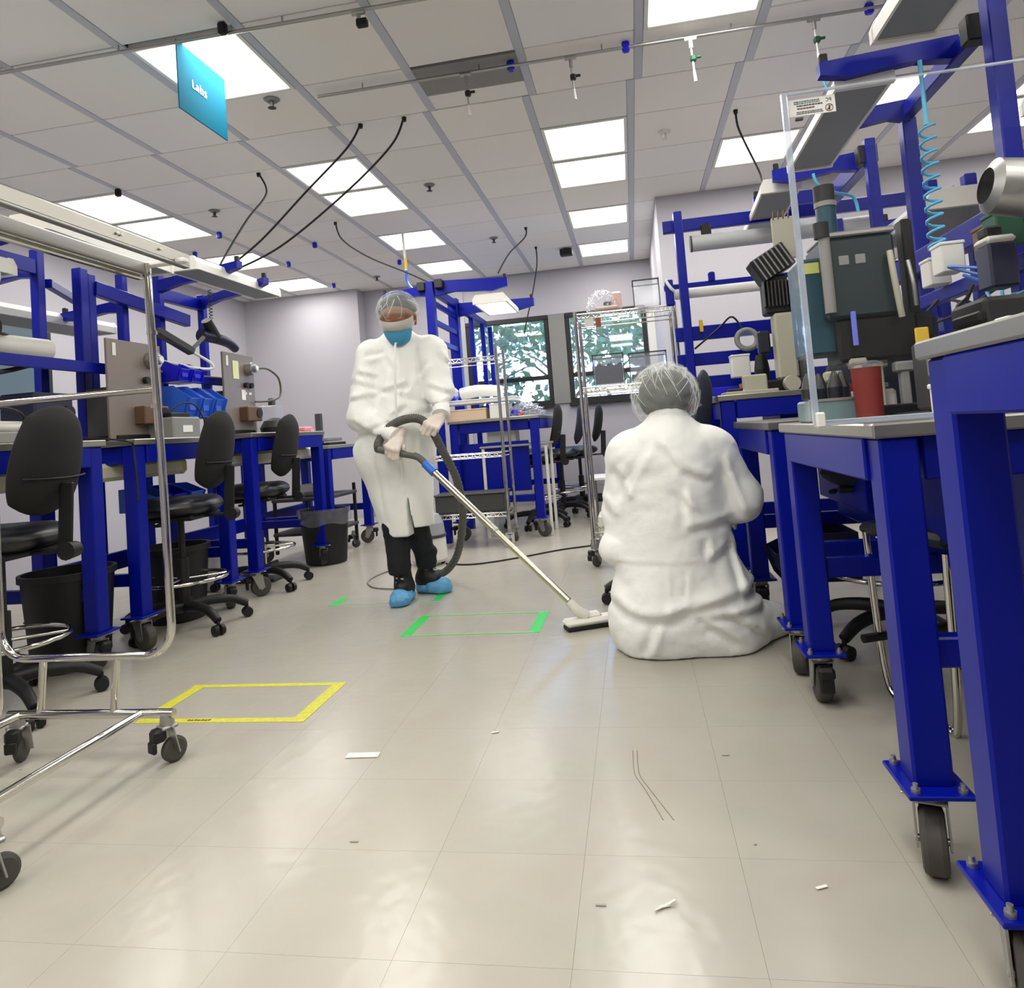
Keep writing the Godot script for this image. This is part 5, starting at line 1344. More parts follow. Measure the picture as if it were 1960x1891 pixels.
func middle_clutter() -> void:
	# on and about the centre bench
	carton("long peach coloured carton on the centre bench, beside the standing person's sleeve", V(-1.46, 1.055, -6.25), V(0.36, 0.09, 0.24), mat(Color(0.85, 0.74, 0.63), 0.7))
	carton("white carton next to the peach one on the centre bench", V(-1.16, 1.055, -6.25), V(0.17, 0.12, 0.22), M.white)
	carton("white tray of papers laid over the cartons on the centre bench", V(-1.36, 1.20, -6.28), V(0.7, 0.03, 0.26), M.white, "tray")
	var o := thing("bagged_roll", "white plastic bagged roll on the tray at the centre bench", "bagged roll", V(-1.34, 1.245, -6.28))
	obj("bag", MB.new().tube(curve([V(-0.18, 0.05, 0), V(-0.05, 0.07, 0.01), V(0.08, 0.065, 0), V(0.2, 0.05, 0)], 4), 0.06, 12, 0.05), M.white, o)
	o = thing("blue_bag", "lavender bag with a dark blue base beside the white bagged roll", "bag", V(-1.62, 1.245, -6.26))
	obj("bag", bx(V(0, 0.06, 0), V(0.16, 0.12, 0.16), 0.04), mat(Color(0.68, 0.68, 0.9), 0.7), o); obj("base", bx(V(0.02, 0.0, 0.03), V(0.09, 0.06, 0.12), 0.01), M.bin_blue, o)
	o = thing("plastic_wrap", "crumpled clear plastic wrap at the centre bench's right end", "wrap", V(-0.95, 1.055, -6.3))
	obj("wrap", dome(Transform3D(), V(0, -0.02, 0), V(0.16, 0.12, 0.14), func(_a): return 1.45, 0.35, 21), M.clear, o)
	o = thing("small_parts", "dark blue part between the white carton and the plastic wrap", "part", V(-1.03, 1.055, -6.25)); obj("part", bx(V(0, 0.03, 0), V(0.08, 0.06, 0.08), 0.012), M.bin_blue, o); obj("cap", bx(V(0.05, 0.02, 0.03), V(0.05, 0.03, 0.03), 0.008), M.red, o)
	carton("white carton on the low wire table under the centre bench", V(-1.17, 0.82, -6.02 - 0.3), V(0.26, 0.12, 0.22), M.white)
	o = thing("wire_table", "white legged table tucked under the centre bench", "table", V(-1.05, 0, -6.32))
	obj("tabletop", bx(V(0, 0.80, 0), V(0.62, 0.02, 0.4), 0.004), M.zinc, o)
	for x in [-0.28, -0.1, 0.28]: obj("leg", bx(V(x, 0.395, 0.18), V(0.025, 0.79, 0.025), 0.003), M.plastic, o)
	for x in [-0.28, 0.28]: obj("leg", bx(V(x, 0.395, -0.18), V(0.025, 0.79, 0.025), 0.003), M.plastic, o)
	o = thing("dark_tote", "long dark grey tote on the lowest shelf of the wire rack cart", "tote", V(-1.42, 0.29, -5.78)); obj("tote", bx(V(0.05, 0.075, 0), V(0.58, 0.15, 0.28), 0.012), M.grey_dark, o); obj("lip", bx(V(0.05, 0.15, 0), V(0.6, 0.014, 0.3), 0.004), M.grey_dark, o)
	# on the tall rack
	clear_box("clear lidded box on top of the tall chrome rack", V(0.16, 1.685, -4.86), V(0.17, 0.18, 0.2), null, 0.0)
	o = thing("clear_bags", "clear bags with pinkish contents on top of the tall chrome rack, left of the box", "bags", V(-0.10, 1.685, -4.86))
	obj("bag", dome(Transform3D(), V(-0.04, -0.02, 0), V(0.11, 0.17, 0.1), func(_a): return 1.4, 0.14, 31), M.clear, o); obj("card", bx(V(0.06, 0.075, 0), V(0.07, 0.13, 0.03), 0.02), mat(Color(0.88, 0.74, 0.7), 0.7), o); obj("filling", bx(V(-0.01, 0.02, 0.02), V(0.16, 0.04, 0.12), 0.015), mat(Color(0.72, 0.64, 0.6), 0.8), o); obj("dark_part", bx(V(0.0, 0.06, 0.02), V(0.06, 0.035, 0.03), 0.01), M.black, o)
	o = thing("hang_tag", "orange brown tag hanging from the tall chrome rack's top shelf", "tag", V(-0.17, 1.60, -4.66)); obj("tag", bx(Vector3.ZERO, V(0.035, 0.07, 0.003)), mat(Color(0.62, 0.32, 0.2), 0.7), o); obj("card", bx(V(-0.06, 0.0, 0), V(0.06, 0.05, 0.003)), M.paper, o)
	clear_box("clear bin heaped with dark blue parts on the tall chrome rack", V(-0.13, 1.185, -4.85), V(0.2, 0.2, 0.28), mat(Color(0.03, 0.05, 0.16), 0.5), 0.75)
	clear_box("clear bin with a few dark parts beside the heaped one on the tall rack", V(0.13, 1.185, -4.85), V(0.24, 0.19, 0.28), mat(Color(0.05, 0.07, 0.18), 0.5), 0.3)
	o = thing("white_tray", "white tray on the lowest shelf of the tall rack, left of the kneeling person", "tray", V(-0.1, 0.24, -4.8)); obj("tray", bx(V(0, 0.05, 0), V(0.36, 0.1, 0.26), 0.02), M.white, o)
	o = thing("low_cart", "white low table behind the tall rack near the back chairs", "table", V(-0.12, 0, -6.9)); obj("top", bx(V(0, 0.42, 0), V(0.7, 0.03, 0.45), 0.006), M.white, o)
	for x in [-0.3, 0.3]:
		for z in [-0.18, 0.18]: obj("leg", bx(V(x, 0.205, z), V(0.025, 0.4, 0.025), 0.003), M.grey, o)
	# on the ceiling by the far panel
	o = thing("ceiling_camera", "black camera housing under the ceiling left of the farthest panel", "camera", V(-0.56, CEIL - 0.05, -7.65)); obj("housing", bx(Vector3.ZERO, V(0.14, 0.07, 0.1), 0.01), M.black, o); obj("bracket", bx(V(0, 0.035, 0), V(0.05, 0.03, 0.05), 0.004), M.grey, o)
	# hose drop beside the centre frame
	o = thing("air_hose", "blue air hose dropping from the ceiling to the centre frame behind the cap", "hose")
	obj("upper", MB.new().cyl(V(-1.98, 2.86, -6.30), V(-1.97, 2.5, -6.30), 0.012, -1, 8), M.plastic, o); obj("fitting", MB.new().cyl(V(-1.97, 2.62, -6.30), V(-1.97, 2.52, -6.30), 0.015, -1, 8), M.yellow, o)
	obj("hose", MB.new().tube(curve([V(-1.97, 2.5, -6.30), V(-1.95, 2.38, -6.25), V(-1.86, 2.28, -6.15), V(-1.70, 2.20, -6.02)]), 0.014, 8), M.bin_sky, o)

func right_clutter() -> void:
	# the clear acrylic shield standing across the near end of the second right bench
	var o := thing("acrylic_shield", "clear acrylic shield with a white sticker standing on the right bench", "shield", V(0, 0, -1.56))
	obj("sheet", bx(V(0.80, 1.24, 0), V(0.86, 0.70, 0.006), 0.001), M.acrylic, o)
	obj("polished_edge", bx(V(0.376, 1.24, 0), V(0.012, 0.71, 0.012), 0.001), M.acrylic_edge, o)
	obj("top_edge", bx(V(0.80, 1.592, 0), V(0.86, 0.004, 0.007), 0.0), M.acrylic_edge, o)
	obj("side_wing", bx(V(0.383, 1.08, -0.06), V(0.006, 0.38, 0.1), 0.001), M.acrylic, o)
	obj("foot", bx(V(0.383, 0.895, 0.0), V(0.018, 0.032, 0.03), 0.003), M.white, o)
	obj("base_rail", bx(V(0.80, 0.888, 0), V(0.84, 0.012, 0.018), 0.002), M.acrylic_edge, o)
	var st := obj("sticker", bx(V(0.432, 1.562, -0.0045), V(0.094, 0.037, 0.001)), M.white, o)
	var ink := mat(Color(0.2, 0.25, 0.35), 0.7)
	var fnt := SystemFont.new(); fnt.font_names = PackedStringArray(["Droid Sans"])
	var tm := TextMesh.new(); tm.font = fnt; tm.text = "PC"; tm.font_size = 48; tm.pixel_size = 0.00022; tm.depth = 0.0006
	var lg := obj("logo", tm, ink, st)   # printed on the far side, so it reads mirrored through the sheet
	lg.position = V(0.466, 1.571, -0.0036); lg.rotation.y = PI
	lg.position.z = -0.0036
	var rows := MB.new()
	for r in [[1.5745, 0.0016, 0.42], [1.5705, 0.0012, 0.42], [1.5655, 0.0022, 0.425], [1.5520, 0.0013, 0.424], [1.5485, 0.0013, 0.423]]:
		var x: float = r[2] - 0.024
		while x < r[2] + 0.026:
			var w := rng.randf_range(0.002, 0.006)
			rows.box(V(x + w / 2, r[0], -0.0035), V(w, r[1], 0.001))
			x += w + 0.0012
	obj("print", rows, ink, st)
	var rp := MB.new()
	for i in 6: rp.box(V(0.404 + i * 0.006, 1.5595, -0.0035), V(0.005, 0.0022, 0.001))
	obj("red_print", rp, mat(Color(0.5, 0.2, 0.22), 0.7), st)
	obj("round_symbol", MB.new().ring(V(0.466, 1.554, -0.0036), 0.0075, 0.0006, V(0, 0, 1), 20).bar(V(0.461, 1.549, -0.0036), V(0.471, 1.559, -0.0036), 0.001, 0.0012, 0.0).box(V(0.466, 1.552, -0.0036), V(0.003, 0.006, 0.001)).box(V(0.466, 1.557, -0.0036), V(0.0016, 0.005, 0.001)), mat(Color(0.35, 0.1, 0.12), 0.7), st)
	obj("clip", bx(V(0.404, 1.538, -0.006), V(0.016, 0.006, 0.008), 0.001), M.grey_dark, o)
	# on the shielded bench
	o = thing("canister", "rust red canister with a clear lid behind the shield", "canister", V(0.625, 0.88, -2.02))
	obj("body", MB.new().lathe([Vector2(0, 0.0), Vector2(0.034, 0.0), Vector2(0.037, 0.138), Vector2(0, 0.138)], 22), M.rust, o)
	obj("lid", MB.new().lathe([Vector2(0.041, 0.138), Vector2(0.042, 0.15), Vector2(0.03, 0.155), Vector2(0, 0.156)], 22), M.clear, o)
	for i in 4:
		o = thing("dark_bottle", ["dark squeeze bottle nearest the shield's foot", "dark squeeze bottle second from the shield's foot", "dark squeeze bottle third from the shield's foot", "dark squeeze bottle nearest the rust red canister"][i], "bottle", V([0.50, 0.545, 0.565, 0.60][i], 0.945, [-2.12, -2.18, -2.10, -2.16][i]))
		obj("body", MB.new().lathe([Vector2(0, 0), Vector2(0.022, 0), Vector2(0.022, 0.03), Vector2(0.012, 0.062), Vector2(0.005, 0.075), Vector2(0, 0.076)], 14), mat(Color(0.03, 0.045, 0.05), 0.4), o)
	o = thing("glass_tray", "pale green tray holding the dark bottles", "tray", V(0.555, 0.88, -2.14)); obj("tray", bx(V(0, 0.031, 0), V(0.14, 0.062, 0.16), 0.006), mat(Color(0.42, 0.52, 0.53), 0.3), o); obj("rim", bx(V(0, 0.060, 0.08), V(0.145, 0.008, 0.006), 0.001), M.zinc, o)
	o = thing("red_tool", "bright red tool lying behind the bottles", "tool", V(0.66, 0.975, -2.3)); obj("handle", bx(V(-0.02, 0, 0), V(0.09, 0.022, 0.03), 0.006), M.red, o); obj("shaft", MB.new().cyl(V(0.025, 0, 0), V(0.11, 0, 0), 0.006, -1, 8), M.zinc, o)
	o = thing("white_block", "white block under the red tool", "block", V(0.68, 0.88, -2.31)); obj("block", bx(V(0, 0.042, 0), V(0.2, 0.08, 0.1), 0.008), M.plastic, o)
	# the teal press
	o = thing("teal_press", "teal bench press with a black capped column, seen through the shield", "press", V(0.685, 0.89, -2.22))
	obj("head", bx(V(-0.005, 0.40, -0.03), V(0.20, 0.235, 0.18), 0.008), mat(Color(0.10, 0.16, 0.17), 0.4), o)
	obj("rear_housing", bx(V(-0.11, 0.33, -0.06), V(0.1, 0.29, 0.16), 0.008), M.teal, o)
	obj("top_cover", bx(V(0.0, 0.528, -0.03), V(0.20, 0.016, 0.19), 0.004), M.zinc, o)
	obj("column", MB.new().cyl(V(-0.05, 0.52, -0.05), V(-0.05, 0.65, -0.05), 0.029, -1, 20), M.teal, o)
	obj("collar", MB.new().cyl(V(-0.05, 0.64, -0.05), V(-0.05, 0.655, -0.05), 0.032, -1, 20), M.grey, o)
	obj("cap", MB.new().cyl(V(-0.05, 0.655, -0.05), V(-0.05, 0.705, -0.05), 0.031, -1, 20), M.black, o)
	obj("label", bx(V(-0.11, 0.445, 0.021), V(0.085, 0.032, 0.003)), mat(Color(0.72, 0.74, 0.42), 0.6), o)
	for i in 2: obj("window_plate", bx(V(-0.045 + i * 0.045, 0.45, 0.061), V(0.028, 0.028, 0.004), 0.002), M.grey, o)
	obj("guide_rod", MB.new().cyl(V(-0.095, 0.30, 0.065), V(-0.095, 0.54, 0.065), 0.016, -1, 12), M.grey, o)
	obj("rod_cap", MB.new().cyl(V(-0.1, 0.52, 0.065), V(-0.1, 0.565, 0.065), 0.022, -1, 12), M.black, o)
	obj("lever_bar", MB.new().tube(curve([V(0.075, 0.46, 0.075), V(0.075, 0.4, 0.085), V(0.085, 0.3, 0.08), V(0.09, 0.27, 0.075)]), 0.009, 8), M.beige, o)
	obj("lever_bar", MB.new().tube(curve([V(0.125, 0.43, 0.06), V(0.13, 0.36, 0.07), V(0.135, 0.3, 0.06)]), 0.007, 8), M.zinc, o)
	obj("side_bar", bx(V(0.145, 0.42, 0.0), V(0.03, 0.28, 0.05), 0.004), M.dark_metal, o)
	obj("ram", bx(V(0.03, 0.22, -0.02), V(0.22, 0.13, 0.14), 0.01), M.dark_metal, o)
	obj("tail", bx(V(0.12, 0.24, -0.04), V(0.16, 0.09, 0.16), 0.02), M.dark_metal, o)
	obj("blue_stripe", bx(V(-0.035, 0.25, 0.06), V(0.014, 0.10, 0.01), 0.002), mat(Color(0.42, 0.46, 0.85), 0.4), o)
	for k in [[-0.03, 0.16, 0.03], [0.035, 0.15, 0.0], [-0.09, 0.12, 0.0], [0.09, 0.13, 0.04]]: obj("fixture", MB.new().box(V(k[0], k[1] / 2, k[2]), V(0.024, k[1], 0.03), 0.004).box(V(k[0], k[1], k[2]), V(0.05, 0.03, 0.04), 0.005), M.beige if k[0] < 0.05 else M.grey, o)
	obj("base", bx(V(0.02, 0.012, -0.02), V(0.34, 0.024, 0.3), 0.004), M.dark_metal, o)
	obj("yellow_tag", bx(V(0.13, 0.19, 0.09), V(0.036, 0.085, 0.01), 0.003), M.yellow, o)
	# the grey microscope machine on the far right bench
	o = thing("wire_bonder", "grey and black microscope machine with finned top on the far right bench", "machine", V(0.80, 1.02, -3.86))
	obj("base", bx(V(-0.02, 0.03, 0), V(0.30, 0.06, 0.26), 0.008), M.dark_metal, o)
	obj("column", bx(V(0.0, 0.23, 0.06), V(0.10, 0.34, 0.10), 0.012), M.beige, o)
	obj("knob", MB.new().cyl(V(0.0, 0.035, 0.13), V(0.0, 0.035, 0.17), 0.042, 0.038, 20), M.beige, o)
	obj("stage", bx(V(-0.17, 0.05, 0.09), V(0.11, 0.09, 0.1), 0.006), M.beige, o)
	obj("monitor", bx(V(-0.1, 0.26, 0.05), V(0.06, 0.12, 0.06), 0.01), mat(Color(0.04, 0.05, 0.12), 0.4), o)
	obj("back", bx(V(0.07, 0.30, -0.04), V(0.14, 0.5, 0.16), 0.01), M.black, o)
	obj("arm_head", bx(V(-0.02, 0.50, 0.03), V(0.12, 0.2, 0.12), 0.01), M.black, o)
	for i in 8: obj("fin", bx(V(-0.085 + i * 0.018, 0.50, 0.1), V(0.006, 0.13, 0.05), 0.001), M.grey_dark, o)
	var hd := MB.new(); hd.t = Transform3D(Basis(Vector3.BACK, 0.5), V(-0.03, 0.66, 0.05)); hd.box(Vector3.ZERO, V(0.19, 0.13, 0.14), 0.006)
	obj("hood", hd, M.black, o)
	for i in 7:
		var fm := MB.new(); fm.t = Transform3D(Basis(Vector3.BACK, 0.5), V(-0.03, 0.66, 0.05)); fm.box(V(-0.075 + i * 0.025, 0, 0.075), V(0.008, 0.12, 0.012), 0.001)
		obj("fin", fm, M.grey, o)
	obj("card", bx(V(0.06, 0.80, 0.02), V(0.12, 0.22, 0.02), 0.004), M.beige, o)
	for i in 4: obj("card_clip", MB.new().tube([V(0.01 + i * 0.025, 0.90, 0.03), V(0.015 + i * 0.025, 0.94, 0.03), V(0.025 + i * 0.025, 0.945, 0.03)], 0.004, 5), M.brown, o)
	# small things on the far right bench
	carton("small white box on the far right bench below the perforated frame", V(0.63, 1.13, -4.2), V(0.1, 0.12, 0.1), M.white)
	o = thing("black_cup", "black rounded unit beside the small white box", "unit", V(0.735, 1.02, -4.12)); obj("unit", MB.new().lathe([Vector2(0, 0), Vector2(0.035, 0.0), Vector2(0.042, 0.14), Vector2(0.03, 0.22), Vector2(0, 0.225)], 16), M.black, o)
	o = thing("parts_tray", "flat white tray with a rounded white piece at the far right bench's left end", "tray", V(0.60, 1.02, -3.78)); obj("tray", bx(V(0, 0.008, 0), V(0.26, 0.016, 0.18), 0.003), M.beige, o); obj("piece", MB.new().lathe([Vector2(0.03, 0.016), Vector2(0.026, 0.03), Vector2(0, 0.035)], 14), M.white, o); obj("dark_part", bx(V(-0.04, 0.025, -0.04), V(0.12, 0.02, 0.05), 0.006), M.black, o)
	o = thing("blue_strip_bin", "low blue strip bin behind the far right bench's top", "bin", V(0.52, 1.02, -4.25)); obj("bin", bx(V(0, 0.04, 0), V(0.2, 0.05, 0.06), 0.005), M.bin_blue, o); obj("orange_end", bx(V(0.115, 0.05, 0), V(0.02, 0.05, 0.05), 0.004), mat(Color(0.8, 0.5, 0.35), 0.6), o)
	o = thing("ring_light", "round magnifier ring on a jointed arm at the perforated frame", "ring light")
	obj("ring", MB.new().ring(V(0.70, 1.355, -4.3), 0.058, 0.016, V(0, 0.2, 1).normalized(), 26), M.grey, o)
	obj("lens", MB.new().cyl(V(0.70, 1.355, -4.302), V(0.70, 1.355, -4.298), 0.05, -1, 20), M.pane, o)
	obj("arm", MB.new().tube(curve([V(0.68, 1.41, -4.32), V(0.66, 1.47, -4.33), V(0.62, 1.50, -4.33), V(0.55, 1.44, -4.34), V(0.40, 1.33, -4.33)], 3), 0.006, 6), M.dark_metal, o)
	o = thing("yellow_clip", "small ochre clip on the perforated frame's second crossbar", "clip", V(0.455, 1.47, -4.38)); obj("clip", bx(V(0, 0, 0), V(0.022, 0.075, 0.02), 0.004), M.yellow, o)
	# shelf load behind the shielded bench: a blue motor unit, cables, small parts
	o = thing("blue_motor_unit", "dark blue power supply with a white collar on the shelf behind the right benches", "power unit", V(1.01, 1.205, -2.1))
	obj("case", bx(V(0, 0.06, 0), V(0.07, 0.12, 0.08), 0.006), mat(Color(0.02, 0.035, 0.18), 0.4), o); obj("collar", bx(V(0, 0.13, 0), V(0.075, 0.02, 0.08), 0.008), M.plastic, o); obj("top", bx(V(-0.01, 0.155, 0), V(0.045, 0.03, 0.05), 0.006), M.black, o)
	o = thing("machine_block", "black machine block with a thin steel lever beside the rust red canister", "machine", V(0.80, 0.88, -1.92))
	obj("block", bx(V(0.01, 0.065, 0), V(0.11, 0.13, 0.16), 0.012), M.black, o); obj("lever", MB.new().cyl(V(-0.05, 0.14, 0.09), V(-0.09, 0.08, 0.11), 0.006, -1, 6), M.zinc, o); obj("side", bx(V(-0.055, 0.10, -0.02), V(0.03, 0.17, 0.1), 0.006), M.grey_dark, o); obj("plate", bx(V(-0.062, 0.14, 0.04), V(0.025, 0.09, 0.02), 0.004), M.grey, o)
	o = thing("dark_unit", "black ridged machine unit under the dark blue power supply", "machine", V(1.02, 0.88, -2.1))
	obj("body", bx(V(0.0, 0.15, 0), V(0.2, 0.29, 0.2), 0.012), M.black, o)
	for i in 4: obj("ridge", bx(V(-0.105, 0.08 + i * 0.055, 0.02), V(0.02, 0.03, 0.16), 0.006), M.dark_metal, o)
	o = thing("cable_nest", "tangle of blue tubes and cables on the shelf behind the right benches", "cables")
	for i in 9:
		var a := V(rng.randf_range(0.98, 1.14), rng.randf_range(1.12, 1.36), rng.randf_range(-2.6, -2.1))
		var q := [a]
		for j in 4: q.append(a + V(rng.randf_range(-0.07, 0.07), rng.randf_range(-0.09, 0.08), rng.randf_range(-0.2, 0.2)))
		obj("cable", MB.new().tube(curve(q, 6), 0.005, 6), [M.air, M.cable, M.cable, M.grip_blue][i % 4], o)
	for i in 7:
		var b := carton(["small white carton on the shelf by the blue tubes", "brown jig on the shelf by the blue tubes", "pale box at the shelf's far end", "dark green jig on the shelf", "grey block beside the yellow tag", "black jig low behind the press", "white pot low behind the press"][i], V([1.06, 1.1, 1.12, 1.06, 1.0, 1.02, 1.1][i], [1.325, 1.325, 1.325, 1.325, 0.95, 0.95, 0.95][i], [-2.5, -2.3, -2.75, -2.15, -2.3, -2.55, -2.7][i]), V(0.07, 0.09, 0.08), [M.white, M.brown, M.plastic, M.green, M.grey, M.black, M.white][i], "box")
	o = thing("coiled_hose", "light blue coiled air hose hanging before the right frame", "hose")
	obj("straight", MB.new().cyl(V(1.09, 2.10, -2.62), V(1.09, 1.87, -2.62), 0.008, -1, 8), M.air, o)
	obj("coil", MB.new().tube(spiral(V(1.09, 1.87, -2.62), V(1.08, 1.42, -2.62), 0.026, 10), 0.005, 6), M.air, o)
	o = thing("coiled_hose", "short light blue hose end below the second cantilever arm", "hose"); obj("hose", MB.new().tube(curve([V(1.0, 2.10, -3.72), V(1.02, 2.04, -3.72), V(1.1, 2.0, -3.75), V(1.2, 1.98, -3.8), V(1.22, 1.9, -3.8)]), 0.008, 8), M.air, o)
	o = thing("black_cable", "black cable running down the large upright at the top right", "cable"); obj("cord", MB.new().tube(curve([V(1.30, 2.6, -2.40), V(1.31, 2.2, -2.38), V(1.33, 1.85, -2.38), V(1.33, 1.6, -2.38)]), 0.009, 8), M.cable, o)
	# the silver hood at the right edge and what is on the nearest bench
	o = thing("silver_hood", "silver rounded lamp hood at the right edge above the nearest bench", "lamp hood", V(1.03, 1.43, -1.95))
	var hm := MB.new(); hm.t = Transform3D(Basis(Vector3.BACK, -PI / 2 - 0.2), Vector3.ZERO); hm.lathe([Vector2(0.045, -0.10), Vector2(0.07, -0.085), Vector2(0.075, 0.06), Vector2(0.06, 0.12), Vector2(0.02, 0.15), Vector2(0, 0.15)], 22)
	obj("hood", hm, M.zinc, o); obj("mount", MB.new().cyl(V(0.1, 0.02, -0.02), V(0.33, 0.15, -0.55), 0.012, -1, 8), M.dark_metal, o)
	o = thing("white_rag", "small white folded cloth on the nearest right bench top", "cloth", V(0.56, 1.015, -1.13)); obj("cloth", MB.new().box(V(0, 0.008, 0), V(0.05, 0.016, 0.045), 0.006), M.white, o)
	o = carton("white carton with a green and a blue stripe, under the nearest right bench's apron", V(0.78, 0.885, -1.66), V(0.24, 0.06, 0.12), M.white, "striped carton")
	obj("green_stripe", bx(V(-0.03, 0.022, 0.0605), V(0.14, 0.018, 0.002)), M.green, o); obj("blue_stripe", bx(V(-0.03, 0.044, 0.0605), V(0.14, 0.004, 0.002)), M.frame, o)
	for i in 3: obj("light_print", bx(V(-0.05 + i * 0.03, 0.023, 0.0618), V(0.022, 0.004, 0.001)), M.air, o)
	# under the right benches
	bin("dark waste bin under the shielded bench's rear", V(1.0, 0, -1.75), 0.14, 0.34, M.black, false)
	o = thing("white_vacuum_box", "small silver box hung under the nearest right bench", "box", V(0.9, 0.55, -1.75)); obj("box", bx(V(0, 0.06, 0), V(0.1, 0.14, 0.1), 0.01), M.grey, o); obj("lid", bx(V(0, 0.14, 0), V(0.11, 0.02, 0.11), 0.004), M.dark_metal, o)
	parts_bin("dark blue tote beside the kneeling person's elbow under the benches", V(0.72, 0.2, -3.25), -90, V(0.26, 0.2, 0.3), mat(Color(0.01, 0.03, 0.2), 0.5))

func floor_things() -> void:
	var y := 0.0006
	var o := thing("tape_rectangle", "yellow tape rectangle on the floor by the chrome cart's caster", "tape marking")
	for r in [[-1.83, -1.18, -2.285, 0.035], [-1.83, -1.18, -2.62, 0.03]]: obj("strip", bx(V((r[0] + r[1]) / 2, y, r[2]), V(r[1] - r[0], 0.0008, r[3])), M.tape_yellow, o)
	for x in [-1.80, -1.205]: obj("strip", bx(V(x, y + 0.0002, -2.45), V(0.05, 0.0008, 0.37)), M.tape_yellow, o)
	var fnt := SystemFont.new(); fnt.font_names = PackedStringArray(["Droid Sans Mono"])
	var sm := MB.new()
	for i in 7: sm.box(V(-1.62 + i * 0.013, y + 0.001, -2.287 + 0.002 * (i % 2)), V(0.009, 0.0006, 0.012))
	obj("pen_marks", sm, mat(Color(0.35, 0.34, 0.12), 0.8), o)
	o = thing("tape_rectangle", "green tape rectangle on the floor before the vacuum nozzle", "tape marking")
	for x in [-1.145, -0.525]: obj("strip", bx(V(x, y, -3.41), V(0.05, 0.0008, 0.36)), M.tape_green, o)
	for z in [-3.235, -3.585]: obj("strip", bx(V(-0.835, y + 0.0002, z), V(0.62, 0.0006, 0.014)), mat(Color(0.42, 0.78, 0.48), 0.45), o)
	o = thing("tape_rectangle", "worn green tape rectangle partly under the standing person's feet", "tape marking")
	for x in [-1.80, -1.19]: obj("strip", bx(V(x, y, -3.98 if x < -1.5 else -4.02), V(0.05, 0.0008, 0.2)), M.tape_green, o)
	obj("strip", bx(V(-1.5, y, -3.90), V(0.6, 0.0006, 0.008)), mat(Color(0.5, 0.76, 0.55), 0.45), o)
	o = thing("paper_strip", "small white paper strip lying on the open floor", "paper", V(-0.87, 0, -2.02), 3); obj("strip", bx(V(0, 0.002, 0), V(0.10, 0.003, 0.03), 0.001), M.paper, o)
	for d in [[-0.50, -2.17, "white scrap on the floor beyond the paper strip"], [-0.02, -1.40, "torn whitish scrap on the floor near the viewer"], [0.28, -1.47, "tiny white scrap near the right bench's near caster"]]:
		var b := MB.new()
		var q := V(d[0], 0.003, d[1])
		b.bar(q - V(0.011, 0.001, -0.003), q + V(0.011, 0.0, -0.005), 0.007, 0.002, 0.0005)
		if d[0] > -0.3 and d[0] < 0.2: b.bar(q, q + V(0.022, 0.004, -0.014), 0.006, 0.002, 0.0005).bar(q - V(0.018, 0, -0.012), q, 0.004, 0.002, 0.0005)
		tag(obj("paper_scrap", b, M.paper), d[2], "paper")
	for d in [[-0.72, -1.59, "dark speck on the floor left of the near tile seam"], [-0.14, -1.40, "short dark streak on the floor, nearest the viewer"], [0.17, -2.02, "short dark streak on the floor right of the scuffs"], [0.18, -1.61, "tiny dark dot on the floor"], [-1.95, -1.93, "tiny dark dot on the floor inside the cart"]]:
		tag(obj("floor_speck", bx(V(d[0], 0.0012, d[1]), V(0.02 if not d[2].contains("dot") else 0.006, 0.001, 0.005), 0.0), M.joint), d[2], "speck")
	o = thing("scuff_mark", "pair of thin curved brown scuffs on the floor", "scuff")
	for k in [0.0, 0.012]: obj("line", MB.new().tube(curve([V(-0.08 + k, 0.0002, -2.05), V(-0.075 + k, 0.0002, -1.92), V(-0.05 + k, 0.0002, -1.84), V(-0.01 + k * 2, 0.0002, -1.70)]), 0.0012, 5), mat(Color(0.56, 0.5, 0.44), 0.6), o)
	# vacuum cleaner
	o = thing("vacuum_wand", "steel vacuum wand with a blue collar held by the standing person, nozzle on the floor", "vacuum wand")
	obj("grip", MB.new().tube(curve([V(-1.36, 0.882, -3.625), V(-1.28, 0.862, -3.62), V(-1.16, 0.834, -3.62), V(-1.118, 0.81, -3.612), V(-1.09, 0.777, -3.606)], 5), 0.019, 12), M.hose, o)
	obj("grip_insert", MB.new().bar(V(-1.20, 0.862, -3.612), V(-1.15, 0.85, -3.61), 0.016, 0.012, 0.004), M.beige, o)
	var pa := V(-1.10, 0.79, -3.608); var pb := V(-0.36, 0.125, -3.272)
	obj("collar", MB.new().cyl(pa, pa.lerp(pb, 0.075), 0.023, 0.025, 16), M.grip_blue, o)
	obj("pole", MB.new().cyl(pa.lerp(pb, 0.075), pa.lerp(pb, 0.52), 0.0185, -1, 16).cyl(pa.lerp(pb, 0.52), pb, 0.016, -1, 16), M.wand, o)
	obj("joint", MB.new().cyl(pa.lerp(pb, 0.51), pa.lerp(pb, 0.53), 0.020, -1, 16), M.zinc, o)
	obj("neck", MB.new().tube(curve([pb, V(-0.325, 0.085, -3.265), V(-0.285, 0.055, -3.275)]), 0.021, 12, 0.026), M.plastic, o)
	var nz := MB.new(); nz.t = Transform3D(Basis(Vector3.UP, 0.42), V(-0.262, 0, -3.29))
	nz.box(V(0, 0.034, 0), V(0.27, 0.03, 0.085), 0.012).box(V(0, 0.052, -0.01), V(0.09, 0.03, 0.06), 0.012)
	obj("floor_nozzle", nz, M.plastic, o)
	var br := MB.new(); br.t = nz.t; br.box(V(0, 0.0105, 0), V(0.26, 0.019, 0.075), 0.004)
	obj("brush", br, M.black, o)
	o = thing("vacuum_hose", "grey ribbed vacuum hose looping through the standing person's hand to the floor", "vacuum hose")
